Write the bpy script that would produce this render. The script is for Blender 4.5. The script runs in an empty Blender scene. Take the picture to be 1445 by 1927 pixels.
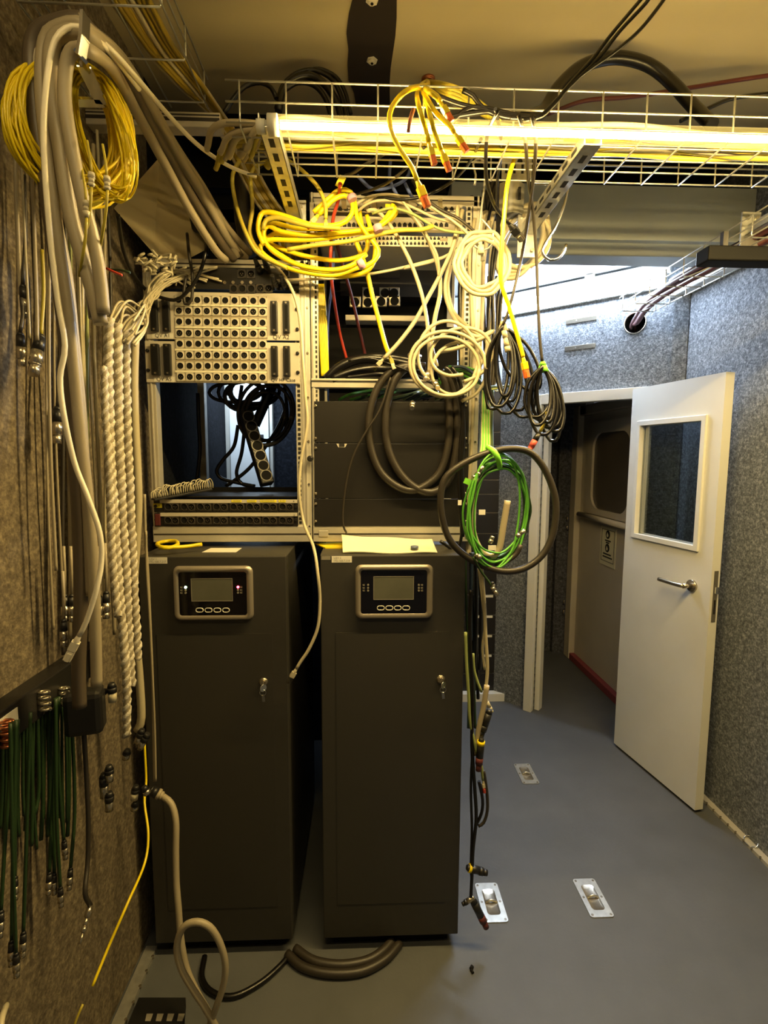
import bpy, bmesh, math, random
from mathutils import Vector as V, Matrix
random.seed(7)
sc = bpy.context.scene; COL = sc.collection
# ---------------------------------------------------------------- camera
F=970.0; CX=722.5; CY=963.5; H=1.55
_p=math.radians(6.06); _y=math.radians(2.2); _r=0.0038
fw=V((math.sin(_y)*math.cos(_p), math.cos(_y)*math.cos(_p), -math.sin(_p)))
r0=V((math.cos(_y),-math.sin(_y),0)); u0=r0.cross(fw)
rt=r0*math.cos(_r)+u0*math.sin(_r); up=-r0*math.sin(_r)+u0*math.cos(_r)
CAM=V((0,0,H))
def ray(x,y): return fw+rt*((x-CX)/F)-up*((y-CY)/F)
def YP(x,y,d): v=ray(x,y); return CAM+v*(d/v.y)          # point of the plane Y=d
def ZP(x,y,z=0.0): v=ray(x,y); return CAM+v*((z-H)/v.z)
def XP(x,y,X): v=ray(x,y); return CAM+v*(X/v.x)
def PLP(x,y,q,n): v=ray(x,y); return CAM+v*((q-CAM).dot(n)/v.dot(n))
cd=bpy.data.cameras.new('camera'); cam=bpy.data.objects.new('camera',cd); COL.objects.link(cam)
m=Matrix((rt,up,-fw)).transposed().to_4x4(); m.translation=CAM; cam.matrix_world=m
cd.sensor_fit='HORIZONTAL'; cd.sensor_width=36; cd.lens=36*F/1445; cd.clip_start=0.02
sc.camera=cam
vs=sc.view_settings; vs.view_transform='Standard'; vs.look='None'; vs.gamma=1; vs.exposure=0.0; vs.use_curve_mapping=False
# ---------------------------------------------------------------- materials
def lin(h):
    h=h.lstrip('#'); c=[int(h[i:i+2],16)/255 for i in (0,2,4)]
    return tuple(x/12.92 if x<=.04045 else ((x+.055)/1.055)**2.4 for x in c)+(1,)
def mat(name,h,rough=.5,metal=0.0,noise=0.0,nscale=30,bump=0.0,bscale=200,spec=.5):
    M_=bpy.data.materials.new(name); M_.use_nodes=True; nt=M_.node_tree; b=nt.nodes['Principled BSDF']
    c=lin(h); b.inputs['Base Color'].default_value=c; b.inputs['Roughness'].default_value=rough; b.inputs['Metallic'].default_value=metal
    b.inputs['Specular IOR Level'].default_value=spec
    tc=nt.nodes.new('ShaderNodeTexCoord')
    if noise>0:
        n=nt.nodes.new('ShaderNodeTexNoise'); n.inputs['Scale'].default_value=nscale; n.inputs['Detail'].default_value=5
        nt.links.new(tc.outputs['Object'],n.inputs['Vector'])
        r=nt.nodes.new('ShaderNodeValToRGB'); r.color_ramp.elements[0].position=.3; r.color_ramp.elements[1].position=.7
        r.color_ramp.elements[0].color=tuple(x*(1-noise) for x in c[:3])+(1,); r.color_ramp.elements[1].color=tuple(min(1,x*(1+noise)) for x in c[:3])+(1,)
        nt.links.new(n.outputs['Fac'],r.inputs['Fac']); nt.links.new(r.outputs['Color'],b.inputs['Base Color'])
    if bump>0:
        n=nt.nodes.new('ShaderNodeTexNoise'); n.inputs['Scale'].default_value=bscale; n.inputs['Detail'].default_value=3
        nt.links.new(tc.outputs['Object'],n.inputs['Vector'])
        bp=nt.nodes.new('ShaderNodeBump'); bp.inputs['Strength'].default_value=bump; bp.inputs['Distance'].default_value=.004
        nt.links.new(n.outputs['Fac'],bp.inputs['Height']); nt.links.new(bp.outputs['Normal'],b.inputs['Normal'])
    return M_
def felt(name,h0,h1,h2,scale=55,big=3.0):
    M_=mat(name,h1,.95,0,0,bump=.5,bscale=170,spec=.15); nt=M_.node_tree; b=nt.nodes['Principled BSDF']
    tc=nt.nodes.new('ShaderNodeTexCoord')
    n=nt.nodes.new('ShaderNodeTexNoise'); n.inputs['Scale'].default_value=scale; n.inputs['Detail'].default_value=4; n.inputs['Roughness'].default_value=.7
    w=nt.nodes.new('ShaderNodeTexNoise'); w.inputs['Scale'].default_value=scale*2.3; w.inputs['Detail'].default_value=2
    r=nt.nodes.new('ShaderNodeValToRGB'); e=r.color_ramp.elements; e[0].position=.34; e[0].color=lin(h0); e[1].position=.70; e[1].color=lin(h2)
    x=e.new(.5); x.color=lin(h1)
    ad=nt.nodes.new('ShaderNodeMix'); ad.inputs[0].default_value=.45
    nt.links.new(tc.outputs['Object'],n.inputs['Vector']); nt.links.new(tc.outputs['Object'],w.inputs['Vector'])
    nt.links.new(n.outputs['Fac'],ad.inputs[2]); nt.links.new(w.outputs['Fac'],ad.inputs[3])
    nt.links.new(ad.outputs[0],r.inputs['Fac']); nt.links.new(r.outputs['Color'],b.inputs['Base Color'])
    return M_
def emis(name,h,s):
    M_=bpy.data.materials.new(name); M_.use_nodes=True; nt=M_.node_tree; nt.nodes.remove(nt.nodes['Principled BSDF'])
    e=nt.nodes.new('ShaderNodeEmission'); e.inputs[0].default_value=lin(h); e.inputs[1].default_value=s
    nt.links.new(e.outputs[0],nt.nodes['Material Output'].inputs[0]); return M_
def glassy(name,tint,gl=.1,rough=.02):
    M_=bpy.data.materials.new(name); M_.use_nodes=True; nt=M_.node_tree; nt.nodes.remove(nt.nodes['Principled BSDF'])
    t=nt.nodes.new('ShaderNodeBsdfTransparent'); t.inputs[0].default_value=lin(tint)
    g=nt.nodes.new('ShaderNodeBsdfGlossy'); g.inputs['Roughness'].default_value=rough
    fr=nt.nodes.new('ShaderNodeLayerWeight'); fr.inputs[0].default_value=gl
    mx=nt.nodes.new('ShaderNodeMixShader'); nt.links.new(fr.outputs['Facing'],mx.inputs[0]); nt.links.new(t.outputs[0],mx.inputs[1]); nt.links.new(g.outputs[0],mx.inputs[2])
    nt.links.new(mx.outputs[0],nt.nodes['Material Output'].inputs[0]); return M_
def led_strip(name,h,s):
    M_=emis(name,h,s); nt=M_.node_tree; e=[n for n in nt.nodes if n.type=='EMISSION'][0]
    tc=nt.nodes.new('ShaderNodeTexCoord'); w=nt.nodes.new('ShaderNodeTexWave'); w.inputs['Scale'].default_value=25; w.bands_direction='X'
    nt.links.new(tc.outputs['Object'],w.inputs['Vector'])
    mr=nt.nodes.new('ShaderNodeMapRange'); mr.inputs['To Min'].default_value=s*.45; mr.inputs['To Max'].default_value=s*1.55
    nt.links.new(w.outputs['Fac'],mr.inputs['Value']); nt.links.new(mr.outputs[0],e.inputs[1]); return M_
def perf(name,h):
    M_=mat(name,h,.42,.0,spec=.5); nt=M_.node_tree; b=nt.nodes['Principled BSDF']
    tc=nt.nodes.new('ShaderNodeTexCoord'); mp=nt.nodes.new('ShaderNodeMapping'); mp.inputs['Scale'].default_value=(230,230,230)
    vo=nt.nodes.new('ShaderNodeTexVoronoi'); vo.inputs['Randomness'].default_value=0.0
    nt.links.new(tc.outputs['Object'],mp.inputs['Vector']); nt.links.new(mp.outputs['Vector'],vo.inputs['Vector'])
    r=nt.nodes.new('ShaderNodeValToRGB'); r.color_ramp.elements[0].position=.28; r.color_ramp.elements[1].position=.36
    c=lin(h); r.color_ramp.elements[0].color=tuple(x*.35 for x in c[:3])+(1,); r.color_ramp.elements[1].color=c
    nt.links.new(vo.outputs['Distance'],r.inputs['Fac']); nt.links.new(r.outputs['Color'],b.inputs['Base Color']); return M_
M=dict(
 felt=felt('grey_felt','#474b50','#6e7378','#a9adb2',60),
 feltL=felt('brown_grey_felt','#4f483c','#6c6252','#95896f',50),
 feltK=felt('black_shade_felt','#0c0d10','#15171b','#25272d',40), feltD=felt('dark_felt','#3a3b40','#57585f','#777982',40),
 floor=mat('rubber_floor','#525456',.6,0,.08,6,.12,90,.35),
 ceil=mat('ceiling_panel','#b7aa86',.6,0,.04,4),
 white=mat('white_paint','#dcdcd6',.35,0,.02,8), whitec=mat('ceiling_white','#a9adaf',.45,0,.03,6),
 bulk=mat('grey_bulkhead','#aab2b4',.5,0,.03,5),
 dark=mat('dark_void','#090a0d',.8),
 alu=mat('anodised_aluminium','#c9c4b6',.38,.35,.05,20),
 alup=mat('panel_aluminium','#cfc8b8',.45,.15,.03,20),
 bsock=mat('black_socket','#3f3a33',.3), sock=mat('satin_socket','#d6cfbd',.35,.1,0), galv=mat('galvanised_steel','#c4c4bd',.33,.75,.15,45),
 wire=mat('zinc_wire','#cfcfca',.3,.8),
 chrome=mat('chrome','#d8d8d6',.18,1),
 nickel=mat('nickel','#bdb4a2',.25,.9),
 copper=mat('copper','#b9764f',.3,.9),
 brass=mat('gold_contacts','#c98a3a',.35,.5),
 black=mat('black_paint','#1e1c1a',.42,0,.06,25,spec=.4),
 blackp=mat('black_plastic','#1d1c1b',.4),
 blackm=mat('matt_black','#151413',.75,spec=.2),
 gloss=mat('gloss_black','#0d0b0f',.12),
 ups=mat('dark_grey_powder_coat','#383631',.42,0,.06,40,spec=.5),
 upsd=perf('perforated_door','#373530'),
 bezel=mat('silver_plastic','#a09788',.32,.5),
 screen=mat('lcd_grey','#5f5f52',.2,0,.08,14),
 rubber=mat('rubber_strip','#2a231f',.6,0,.05,20),
 bbar=mat('deep_black','#090909',.6,spec=.08), c_pale=mat('pale_cable_jacket','#f0e8d0',.38), c_mgrey=mat('mid_grey_cable_jacket','#574d3f',.42), c_black=mat('black_cable_jacket','#0d0b0a',.3,0,0),
 c_dgrey=mat('dark_grey_cable_jacket','#2e2922',.45),
 c_grey=mat('grey_cable_jacket','#a0957c',.45),
 c_beige=mat('beige_cable_jacket','#b3a98a',.42),
 c_white=mat('white_cable_jacket','#c4bb9e',.4),
 c_yel=mat('yellow_cable_jacket','#e8cf12',.36),
 c_ylo=mat('olive_yellow_jacket','#b3a437',.4),
 c_fib=mat('amber_fibre_jacket','#8f7a1c',.45),
 c_green=mat('green_cable_jacket','#5aa336',.4),
 c_dgreen=mat('dark_green_cable_jacket','#1d3514',.5),
 c_gy=mat('green_grey_jacket','#8f9a5e',.45),
 c_blue=mat('blue_cable_jacket','#5566a8',.45),
 c_dblue=mat('dark_blue_jacket','#1d2c40',.5),
 c_red=mat('red_cable_jacket','#b8402a',.4),
 c_mar=mat('maroon_cable_jacket','#5a2626',.5),
 c_org=mat('orange_boot','#e06a2c',.4),
 braid=mat('white_braid_sleeve','#cfc8b6',.8,0,.25,160,.4,300),
 clear=glassy('clear_plastic','#f2efe6',.12),
 glass=glassy('tinted_glass','#e9f0f3',.45),
 paper=mat('paper','#e9e4c8',.8), sticker=mat('white_sticker','#e4e0d2',.6), ylab=mat('yellow_label','#e6d92c',.6),
 ink=mat('black_ink','#141212',.7), gink=mat('grey_ink','#8c8778',.7), bluecap=mat('blue_grey_cap','#6a7590',.4),
 blue=mat('blue_button','#2f7fd0',.4), cream=mat('grey_door_enamel','#cdc4b4',.5,0,.04,6), redm=mat('red_threshold','#8a4047',.6),
 greent=mat('green_tape','#7fd23c',.5), pink=mat('mauve_tie','#b58aa0',.6), redp=mat('red_plug','#b84a40',.45),
 led=led_strip('warm_led_strip','#ffdf98',58), ledb=emis('warm_led_back','#ffdf98',88), cool=emis('cool_led','#dceaff',43), up_fill=emis('warm_up_fill','#ffdf92',15), dim=emis('cool_fill','#cfe6ff',40), gled=emis('green_led','#c8ffb0',6), rled=emis('red_led','#ff2034',10),
 ledoff=mat('unlit_led','#8a8578',.4))
def frosted(name,h,s):
    M_=glassy(name,'#f4f0e4',.02,.3); nt=M_.node_tree; e=nt.nodes.new('ShaderNodeEmission'); e.inputs[0].default_value=lin(h); e.inputs[1].default_value=s
    a=nt.nodes.new('ShaderNodeAddShader'); out=nt.nodes['Material Output']; l=out.inputs[0].links[0].from_socket
    nt.links.new(l,a.inputs[0]); nt.links.new(e.outputs[0],a.inputs[1]); nt.links.new(a.outputs[0],out.inputs[0]); return M_
M['frost']=frosted('frosted_tube_cover','#ffd970',.045)
# ---------------------------------------------------------------- mesh builder
class MB:
    def __init__(s): s.v=[]; s.f=[]; s.sm=[]
    def add(s,vs_,fs,smooth=False):
        o=len(s.v); s.v+= [V(q) for q in vs_]
        for f in fs: s.f.append(tuple(i+o for i in f)); s.sm.append(smooth)
        return s
    def hexa(s,a):   # 8 points: bottom ring 0-3, top ring 4-7
        return s.add(a,[(3,2,1,0),(4,5,6,7),(0,1,5,4),(1,2,6,5),(2,3,7,6),(3,0,4,7)])
    def box(s,x0,x1,y0,y1,z0,z1):
        return s.hexa([(x0,y0,z0),(x1,y0,z0),(x1,y1,z0),(x0,y1,z0),(x0,y0,z1),(x1,y0,z1),(x1,y1,z1),(x0,y1,z1)])
    def obox(s,c,d,sd,w,h,l):  # box centred at c, long axis d (length l), side axis sd (width w), height h
        d=V(d).normalized(); sd=V(sd); sd=(sd-d*sd.dot(d)).normalized(); n=d.cross(sd); c=V(c)
        a=[c+d*(k*l/2)+sd*(i*w/2)+n*(j*h/2) for k in (-1,1) for i,j in ((-1,-1),(1,-1),(1,1),(-1,1))]
        return s.hexa(a)
    def cyl(s,p0,p1,r0,r1=None,n=12,caps=True):
        r1=r0 if r1 is None else r1; p0=V(p0); p1=V(p1); d=(p1-p0).normalized(); a=d.orthogonal().normalized(); b=d.cross(a)
        vs_=[]
        for p,r in ((p0,r0),(p1,r1)):
            for i in range(n):
                t=2*math.pi*i/n; vs_.append(p+(a*math.cos(t)+b*math.sin(t))*r)
        o=len(s.v); s.add(vs_,[(i,(i+1)%n,n+(i+1)%n,n+i) for i in range(n)],True)
        if caps:
            s.f+= [tuple(o+i for i in range(n))[::-1],tuple(o+n+i for i in range(n))]; s.sm+=[False,False]
        return s
    def rings(s,p,d,prof,n=14):   # lathe: prof=[(t,r)] along d
        d=V(d).normalized(); p=V(p)
        for (t0,a0),(t1,a1) in zip(prof,prof[1:]): s.cyl(p+d*t0,p+d*(t1+1e-6),max(a0,1e-5),max(a1,1e-5),n)
        return s
    def tube(s,pts,r,n=8,closed=False):
        k=len(pts); T=[]
        for i in range(k):
            a=pts[i-1] if (i or closed) else pts[0]; b=pts[(i+1)%k] if (i<k-1 or closed) else pts[-1]
            t=b-a; T.append(t.normalized() if t.length>1e-9 else V((0,0,1)))
        a=T[0].orthogonal().normalized(); vs_=[]
        for i in range(k):
            a=a-T[i]*a.dot(T[i]); a=a.normalized() if a.length>1e-6 else T[i].orthogonal().normalized(); b=T[i].cross(a)
            rr=r[i] if isinstance(r,list) else r
            for j in range(n):
                t=2*math.pi*j/n; vs_.append(pts[i]+(a*math.cos(t)+b*math.sin(t))*rr)
        fs=[(i*n+j,i*n+(j+1)%n,(i+1)*n+(j+1)%n,(i+1)*n+j) for i in range(k-1) for j in range(n)]
        if closed:
            L=(k-1)*n; q0=vs_[L:L+n]; best=min(range(n),key=lambda sft: sum((q0[j]-vs_[(j+sft)%n]).length for j in range(n)))
            fs+= [(L+j,L+(j+1)%n,(j+1+best)%n,(j+best)%n) for j in range(n)]
        o=len(s.v); s.add(vs_,fs,True)
        if not closed:
            s.f+= [tuple(o+i for i in range(n))[::-1],tuple(o+(k-1)*n+i for i in range(n))]; s.sm+=[False,False]
        return s
    def prism(s,poly,ax,a,b):  # poly of 2D points extruded along axis ax from a to b
        def mk(p,t): return {'x':(t,p[0],p[1]),'y':(p[0],t,p[1]),'z':(p[0],p[1],t)}[ax]
        n=len(poly); return s.add([mk(p,a) for p in poly]+[mk(p,b) for p in poly],[tuple(range(n))[::-1],tuple(range(n,2*n))]+[(i,(i+1)%n,n+(i+1)%n,n+i) for i in range(n)])
WL={}
def wl(o): return WL.get(o.name,V((0,0,0))) if o else V((0,0,0))
def link(o,parent,origin):
    COL.objects.link(o); 
    if parent: o.parent=parent; o.location=origin-wl(parent)
    else: o.location=origin
    WL[o.name]=V(origin); return o
def build(name,mb,mt,parent=None,bev=0.0,origin=None,**tags):
    me=bpy.data.meshes.new(name)
    if origin is None:
        if parent: origin=wl(parent)
        else:
            n=len(mb.v); origin=V((sum(q.x for q in mb.v)/n,sum(q.y for q in mb.v)/n,min(q.z for q in mb.v)))
    me.from_pydata([q-origin for q in mb.v],[],mb.f)
    me.polygons.foreach_set('use_smooth',mb.sm)
    bm=bmesh.new(); bm.from_mesh(me)
    bmesh.ops.recalc_face_normals(bm,faces=bm.faces)
    if bev>0:
        es=[e for e in bm.edges if len(e.link_faces)==2 and e.calc_face_angle(0)>.6]
        bmesh.ops.bevel(bm,geom=es,offset=bev,segments=2,affect='EDGES',profile=.5)
    bm.to_mesh(me); bm.free()
    me.materials.append(M[mt] if isinstance(mt,str) else mt)
    o=bpy.data.objects.new(name,me); link(o,parent,origin)
    for k,v in tags.items(): o[k]=v
    return o
def thing(name,label,cat,loc,group=None):
    o=bpy.data.objects.new(name,None); o.empty_display_size=.05; link(o,None,V(loc)); o['label']=label; o['category']=cat
    if group: o['group']=group
    return o
def struct(name,mb,mt,bev=0,**k): return build(name,mb,mt,None,bev,V((0,0,0)),kind='structure',**k)
def cp(src,parent,delta,**tags):
    o=src.copy(); COL.objects.link(o); o.parent=parent; WL[o.name]=wl(src)+delta
    o.location=WL[o.name]-wl(parent)
    for k in list(o.keys()):
        if k in('label','category','group'): del o[k]
    for k,v in tags.items(): o[k]=v
    return o
def text(name,body,size,p,mt,parent,right=(1,0,0),upv=(0,0,1),align='CENTER'):
    cu=bpy.data.curves.new('t','FONT'); cu.body=body; cu.size=size; cu.align_x=align; cu.align_y='CENTER'
    ob=bpy.data.objects.new('t',cu); COL.objects.link(ob)
    dg=bpy.context.evaluated_depsgraph_get(); me=bpy.data.meshes.new_from_object(ob.evaluated_get(dg))
    bpy.data.objects.remove(ob); R_=V(right).normalized(); U_=V(upv).normalized(); o_=wl(parent)
    for q in me.vertices: q.co=V(p)+R_*q.co.x+U_*q.co.y-o_
    me.materials.clear(); me.materials.append(M[mt]); me.name=name
    o=bpy.data.objects.new(name,me); return link(o,parent,o_)
def spline(P,closed=False,step=.011):
    n=len(P); out=[]
    rng=range(n) if closed else range(n-1)
    for i in rng:
        p0=P[(i-1)%n] if (closed or i>0) else P[0]*2-P[1]
        p1=P[i]; p2=P[(i+1)%n]; p3=P[(i+2)%n] if (closed or i<n-2) else P[-1]*2-P[-2]
        k=max(2,min(14,int((p2-p1).length/step)))
        for j in range(k):
            t=j/k; out.append(.5*((2*p1)+(p2-p0)*t+(2*p0-5*p1+4*p2-p3)*t*t+(3*p1-p0-3*p2+p3)*t**3))
    if not closed: out.append(P[-1].copy())
    return out
def px(pts,Y=None):   # (x,y[,depth]) photo estimates -> room points; a missing depth is interpolated
    ds=[q[2] if len(q)>2 else None for q in pts]
    if all(d is None for d in ds): ds=[Y]*len(pts)
    idx=[i for i,d in enumerate(ds) if d is not None]
    for i in range(len(ds)):
        if ds[i] is None:
            a=max([k for k in idx if k<i],default=None); b=min([k for k in idx if k>i],default=None)
            ds[i]=ds[b] if a is None else ds[a] if b is None else ds[a]+(ds[b]-ds[a])*(i-a)/(b-a)
    return [YP(q[0],q[1],d) for q,d in zip(pts,ds)]
def rj(root,p,d,bm_='c_yel',tip='clear',s=1.0):
    d=V(d).normalized(); sd=V((1,.2,0))
    b=MB().rings(p,d,[(0,.0035*s),(.012*s,.0055*s)],10).obox(p+d*.019*s,d,sd,.0125*s,.010*s,.016*s); b=build('boot',b,bm_,root,.001)
    build('plug',MB().obox(p+d*.036*s,d,sd,.0115*s,.0085*s,.018*s).obox(p+d*.038*s+d.cross(sd).normalized()*.005*s,d,sd,.006*s,.002*s,.014*s),tip,b,.0006)
def xlr(root,p,d,s=1.0,bt='blackp',mt='nickel'):
    d=V(d).normalized(); p=V(p)
    b=build('boot',MB().rings(p,d,[(0,.0045*s),(.008*s,.0085*s),(.032*s,.0095*s)],14),bt,root)
    build('barrel',MB().rings(p+d*.032*s,d,[(0,.0098*s),(.024*s,.0098*s),(.025*s,.0082*s),(.042*s,.0082*s)],14),mt,b)
CABN={}
def cab(name,label,cat,mt,rpx,pts,Y=None,group=None,closed=False,ends=(),n=8,world=None):
    P=world if world else px(pts,Y)
    d=sum(q.y for q in P)/len(P)
    S=spline(P,closed); 
    o=build(name,MB().tube(S,rpx*d/F,n,closed),mt,None)
    if label: o['label']=label; o['category']=cat
    if group: o['group']=group
    for kind,which,*a in ends:
        q,dd=(S[-1],S[-1]-S[-3]) if which else (S[0],S[0]-S[2])
        if kind=='rj': rj(o,q,dd,*a)
        else: xlr(o,q,dd,*a)
    return o
def tear(top,bot,w,sk=0,k=0.0):   # teardrop loop in photo pixels, from the tie down and back
    (x0,y0),(x1,y1)=top,bot; h=y1-y0
    return [(x0,y0),(x0+(x1-x0)*.35-w*.42+sk,y0+h*.3),(x0+(x1-x0)*.7-w*.5+sk,y0+h*.68),(x1-w*.25,y0+h*.95),(x1,y1),(x1+w*.25,y0+h*.95),(x0+(x1-x0)*.7+w*.5+sk,y0+h*.68),(x0+(x1-x0)*.35+w*.42+sk,y0+h*.3),(x0+2,y0+2)]
def loops(cx,cy,rx,ry,n,Y,jit=.08,tilt=0,dY=.02,pts=12,a0=90):
    out=[]
    for k in range(n*pts+1):
        t=math.radians(a0)+2*math.pi*k/pts; i=k/pts
        f=1+jit*math.sin(i*2.4+1)+jit*.5*math.sin(i*5.1)
        x=rx*f*math.cos(t); y=-ry*f*math.sin(t); c,s=math.cos(tilt),math.sin(tilt)
        out.append((cx+x*c-y*s+3*math.sin(i*3.3),cy+x*s+y*c+3*math.cos(i*2.9),Y+dY*math.sin(i*1.7)+dY*.4*math.cos(t)))
    return out
# ================================================================ THE ROOM
XL,XR,ZC=-0.70,1.563,2.75
A_=V((.87,3.141,0)); B_=V((1.563,2.54,0)); DG=(B_-A_).normalized(); DN=V((DG.y,-DG.x,0))   # diagonal wall; DN faces the room
if DN.y>0: DN=-DN
def DP(x,y,off=0): return PLP(x,y,A_+DN*off,DN)
def dpt(s,off,z): q=A_+DG*s+DN*off; return V((q.x,q.y,z))
LD=(B_-A_).length
struct('floor',MB().box(-.80,1.75,-1.6,4.1,-.06,0),'floor')
struct('ceiling',MB().box(-.80,1.66,-1.6,1.97,ZC,ZC+.06),'ceil')
struct('wall_left',MB().box(XL-.06,XL,-1.6,1.80,0,2.85),'feltL'); struct('wall_left_shaded',MB().box(XL-.06,XL,1.80,2.76,0,2.85),'feltK')  # rear stretch in near-black felt: its shade is put into the colour
struct('wall_right',MB().box(XR,XR+.06,-1.6,2.62,0,2.85),'felt')
struct('wall_front',MB().box(-.80,1.66,-1.66,-1.6,0,2.85),'felt')
struct('wall_back',MB().box(-.76,.30,2.70,2.76,0,2.85).box(.27,.30,2.76,3.46,0,2.85),'feltK'); struct('rear_light_block',MB().box(.30,.33,2.20,2.76,0,2.4),'feltK'); struct('wall_back_right',MB().box(.27,.90,3.40,3.46,0,2.85),'feltD')  # side panel is unseen, added to block corridor light behind the racks
# diagonal wall, cut by the door opening and the cable hole
so0,so1=.222,.735; HC=DP(1195,608); sh=(HC-A_).dot(DG); zh=HC.z; rh=.052
mb=MB()
def dbox(mb,s0,s1,o0,o1,z0,z1):
    return mb.hexa([dpt(s0,o0,z0),dpt(s1,o0,z0),dpt(s1,o1,z0),dpt(s0,o1,z0),dpt(s0,o0,z1),dpt(s1,o0,z1),dpt(s1,o1,z1),dpt(s0,o1,z1)])
dbox(mb,-.06,so0,-.06,0,0,2.6); dbox(mb,so1,LD+.09,-.06,0,0,1.88); 
dbox(mb,so0,sh-.1,-.06,0,1.88,2.6); dbox(mb,sh+.1,LD+.09,-.06,0,1.88,2.6); dbox(mb,sh-.1,sh+.1,-.06,0,1.88,zh-.1); dbox(mb,sh-.1,sh+.1,-.06,0,zh+.1,2.6)
n=24
for off in (0,-.06):
    vs_=[];
    for i in range(n):
        t=2*math.pi*i/n; c,s=math.cos(t),math.sin(t); k=.1/max(abs(c),abs(s))
        vs_+= [dpt(sh+c*rh,off,zh+s*rh),dpt(sh+c*k,off,zh+s*k)]
    mb.add(vs_,[(2*i,2*i+1,2*((i+1)%n)+1,2*((i+1)%n)) for i in range(n)])
struct('wall_diagonal',mb,'felt')
g=thing('cable_hole_grommet','round silver edged cable hole in the grey felt above the doorway','grommet',dpt(sh,0,zh))
m_=MB(); m_.tube([dpt(sh+math.cos(t*math.pi/16)*rh,.002,zh+math.sin(t*math.pi/16)*rh) for t in range(32)],.0035,8,True); build('rim',m_,'nickel',g)
m_=MB(); vs_=[]
for o_ in (.0,-.2):
    vs_+= [dpt(sh+math.cos(t*math.pi/12)*rh*.98,o_,zh+math.sin(t*math.pi/12)*rh*.98) for t in range(24)]
m_.add(vs_,[(i,(i+1)%24,24+(i+1)%24,24+i) for i in range(24)]+[tuple(range(24,48))],True); build('sleeve',m_,'blackm',g)
# felt column strip at the right corner, trims
struct('trim_1',MB().box(XR-.062,XR,1.2,2.60,2.335,2.43),'white',.003)
struct('trim_2',dbox(MB(),so0-.05,so0,-.07,.035,0,1.91),'white',.002)            # left jamb
struct('trim_3',dbox(MB(),so0,so1+.05,-.02,.035,1.855,1.912),'white',.002)        # header
struct('trim_4',dbox(MB(),so1,so1+.05,-.07,.02,0,1.855),'white',.002)            # right jamb
struct('trim_5',dbox(MB(),so0,so0+.03,-.07,-.02,0,1.855),'white',.002)
struct('trim_8',dbox(MB(),LD-.045,LD+.02,0,.03,0,2.335),'felt')
def rail(xa,xb,y0,y1,name):
    mb=MB().box(min(xa,xb),max(xa,xb),y0,y1,0,.014); b=struct(name,mb,'alu')
    mb=MB(); y=y0+.02
    while y<y1: mb.cyl((xa,y,.007),(xa,y,.0155),.004,n=8); y+=.045
    build('rivet',mb,'nickel',b); return b
rail(XR-.028,XR,.6,2.47,'baseboard_right'); rail(XL+.046,XL+.012,.5,1.5,'baseboard_left').data.materials[0]=M['galv']
# corridor ceiling, bulkhead
struct('ceiling_2',MB().box(-.76,1.66,2.26,3.5,2.51,2.56),'whitec')
bk=MB().box(.34,1.66,2.15,2.26,2.365,2.62).box(.34,1.66,2.12,2.15,2.415,2.62); struct('trim_6',bk,'bulk',.002)
struct('shade_recess',MB().box(-.76,1.66,2.62,2.66,2.56,2.85).box(-.76,1.66,2.2,2.66,2.615,2.62).box(-.76,1.66,1.972,2.66,2.80,2.86).box(-.76,.34,2.26,2.30,2.0,2.84),'dark')  # near-black sheets stand in for the shaded gap above the bulkhead
# lit LED light along the top of the diagonal wall
lm=thing('linear_led_light','bright cold white strip light along the top of the speckled grey wall','light',dpt(.3,.03,2.42))
build('housing',dbox(MB(),-.05,LD-.07,0,.05,2.455,2.50),'white',lm,.002)
build('diffuser',MB().add([dpt(-.05,.046,2.395),dpt(LD-.09,.046,2.395),dpt(LD-.09,.046,2.458),dpt(-.05,.046,2.458),dpt(-.05,.030,2.388),dpt(LD-.09,.030,2.388)],[(0,1,2,3),(4,5,1,0)]),'cool',lm); build('back_plate',dbox(MB(),-.05,LD-.09,0,.03,2.388,2.455).hexa([dpt(-.05,.03,2.40),dpt(LD-.09,.03,2.40),dpt(LD-.09,.044,2.40),dpt(-.05,.044,2.40),dpt(-.05,.03,2.455),dpt(LD-.09,.03,2.455),dpt(LD-.09,.044,2.455),dpt(-.05,.044,2.455)]),'white',lm)
build('bracket',dbox(MB(),.45,.50,.05,.075,2.44,2.51),'nickel',lm)
for s,z,l in ((dpt(0,0,0),2.30,'bare metal strip screwed to the speckled wall, nearest the strip light'),(dpt(0,0,0),2.155,'lower bare metal strip on the speckled wall above the doorway')):
    a=DP(1065,605); b=DP(1123,597); s0=(a-A_).dot(DG); s1=(b-A_).dot(DG)
    t=build('wall_strip',dbox(MB(),s0,s1,0,.005,z-.012,z+.012),'nickel',None,.001); t['label']=l; t['category']='metal strip'; t['group']='metal strips on the diagonal wall'
    build('screw',MB().cyl(dpt(s0+.06,.005,z),dpt(s0+.06,.0065,z),.0035,n=8),'galv',t)
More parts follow.
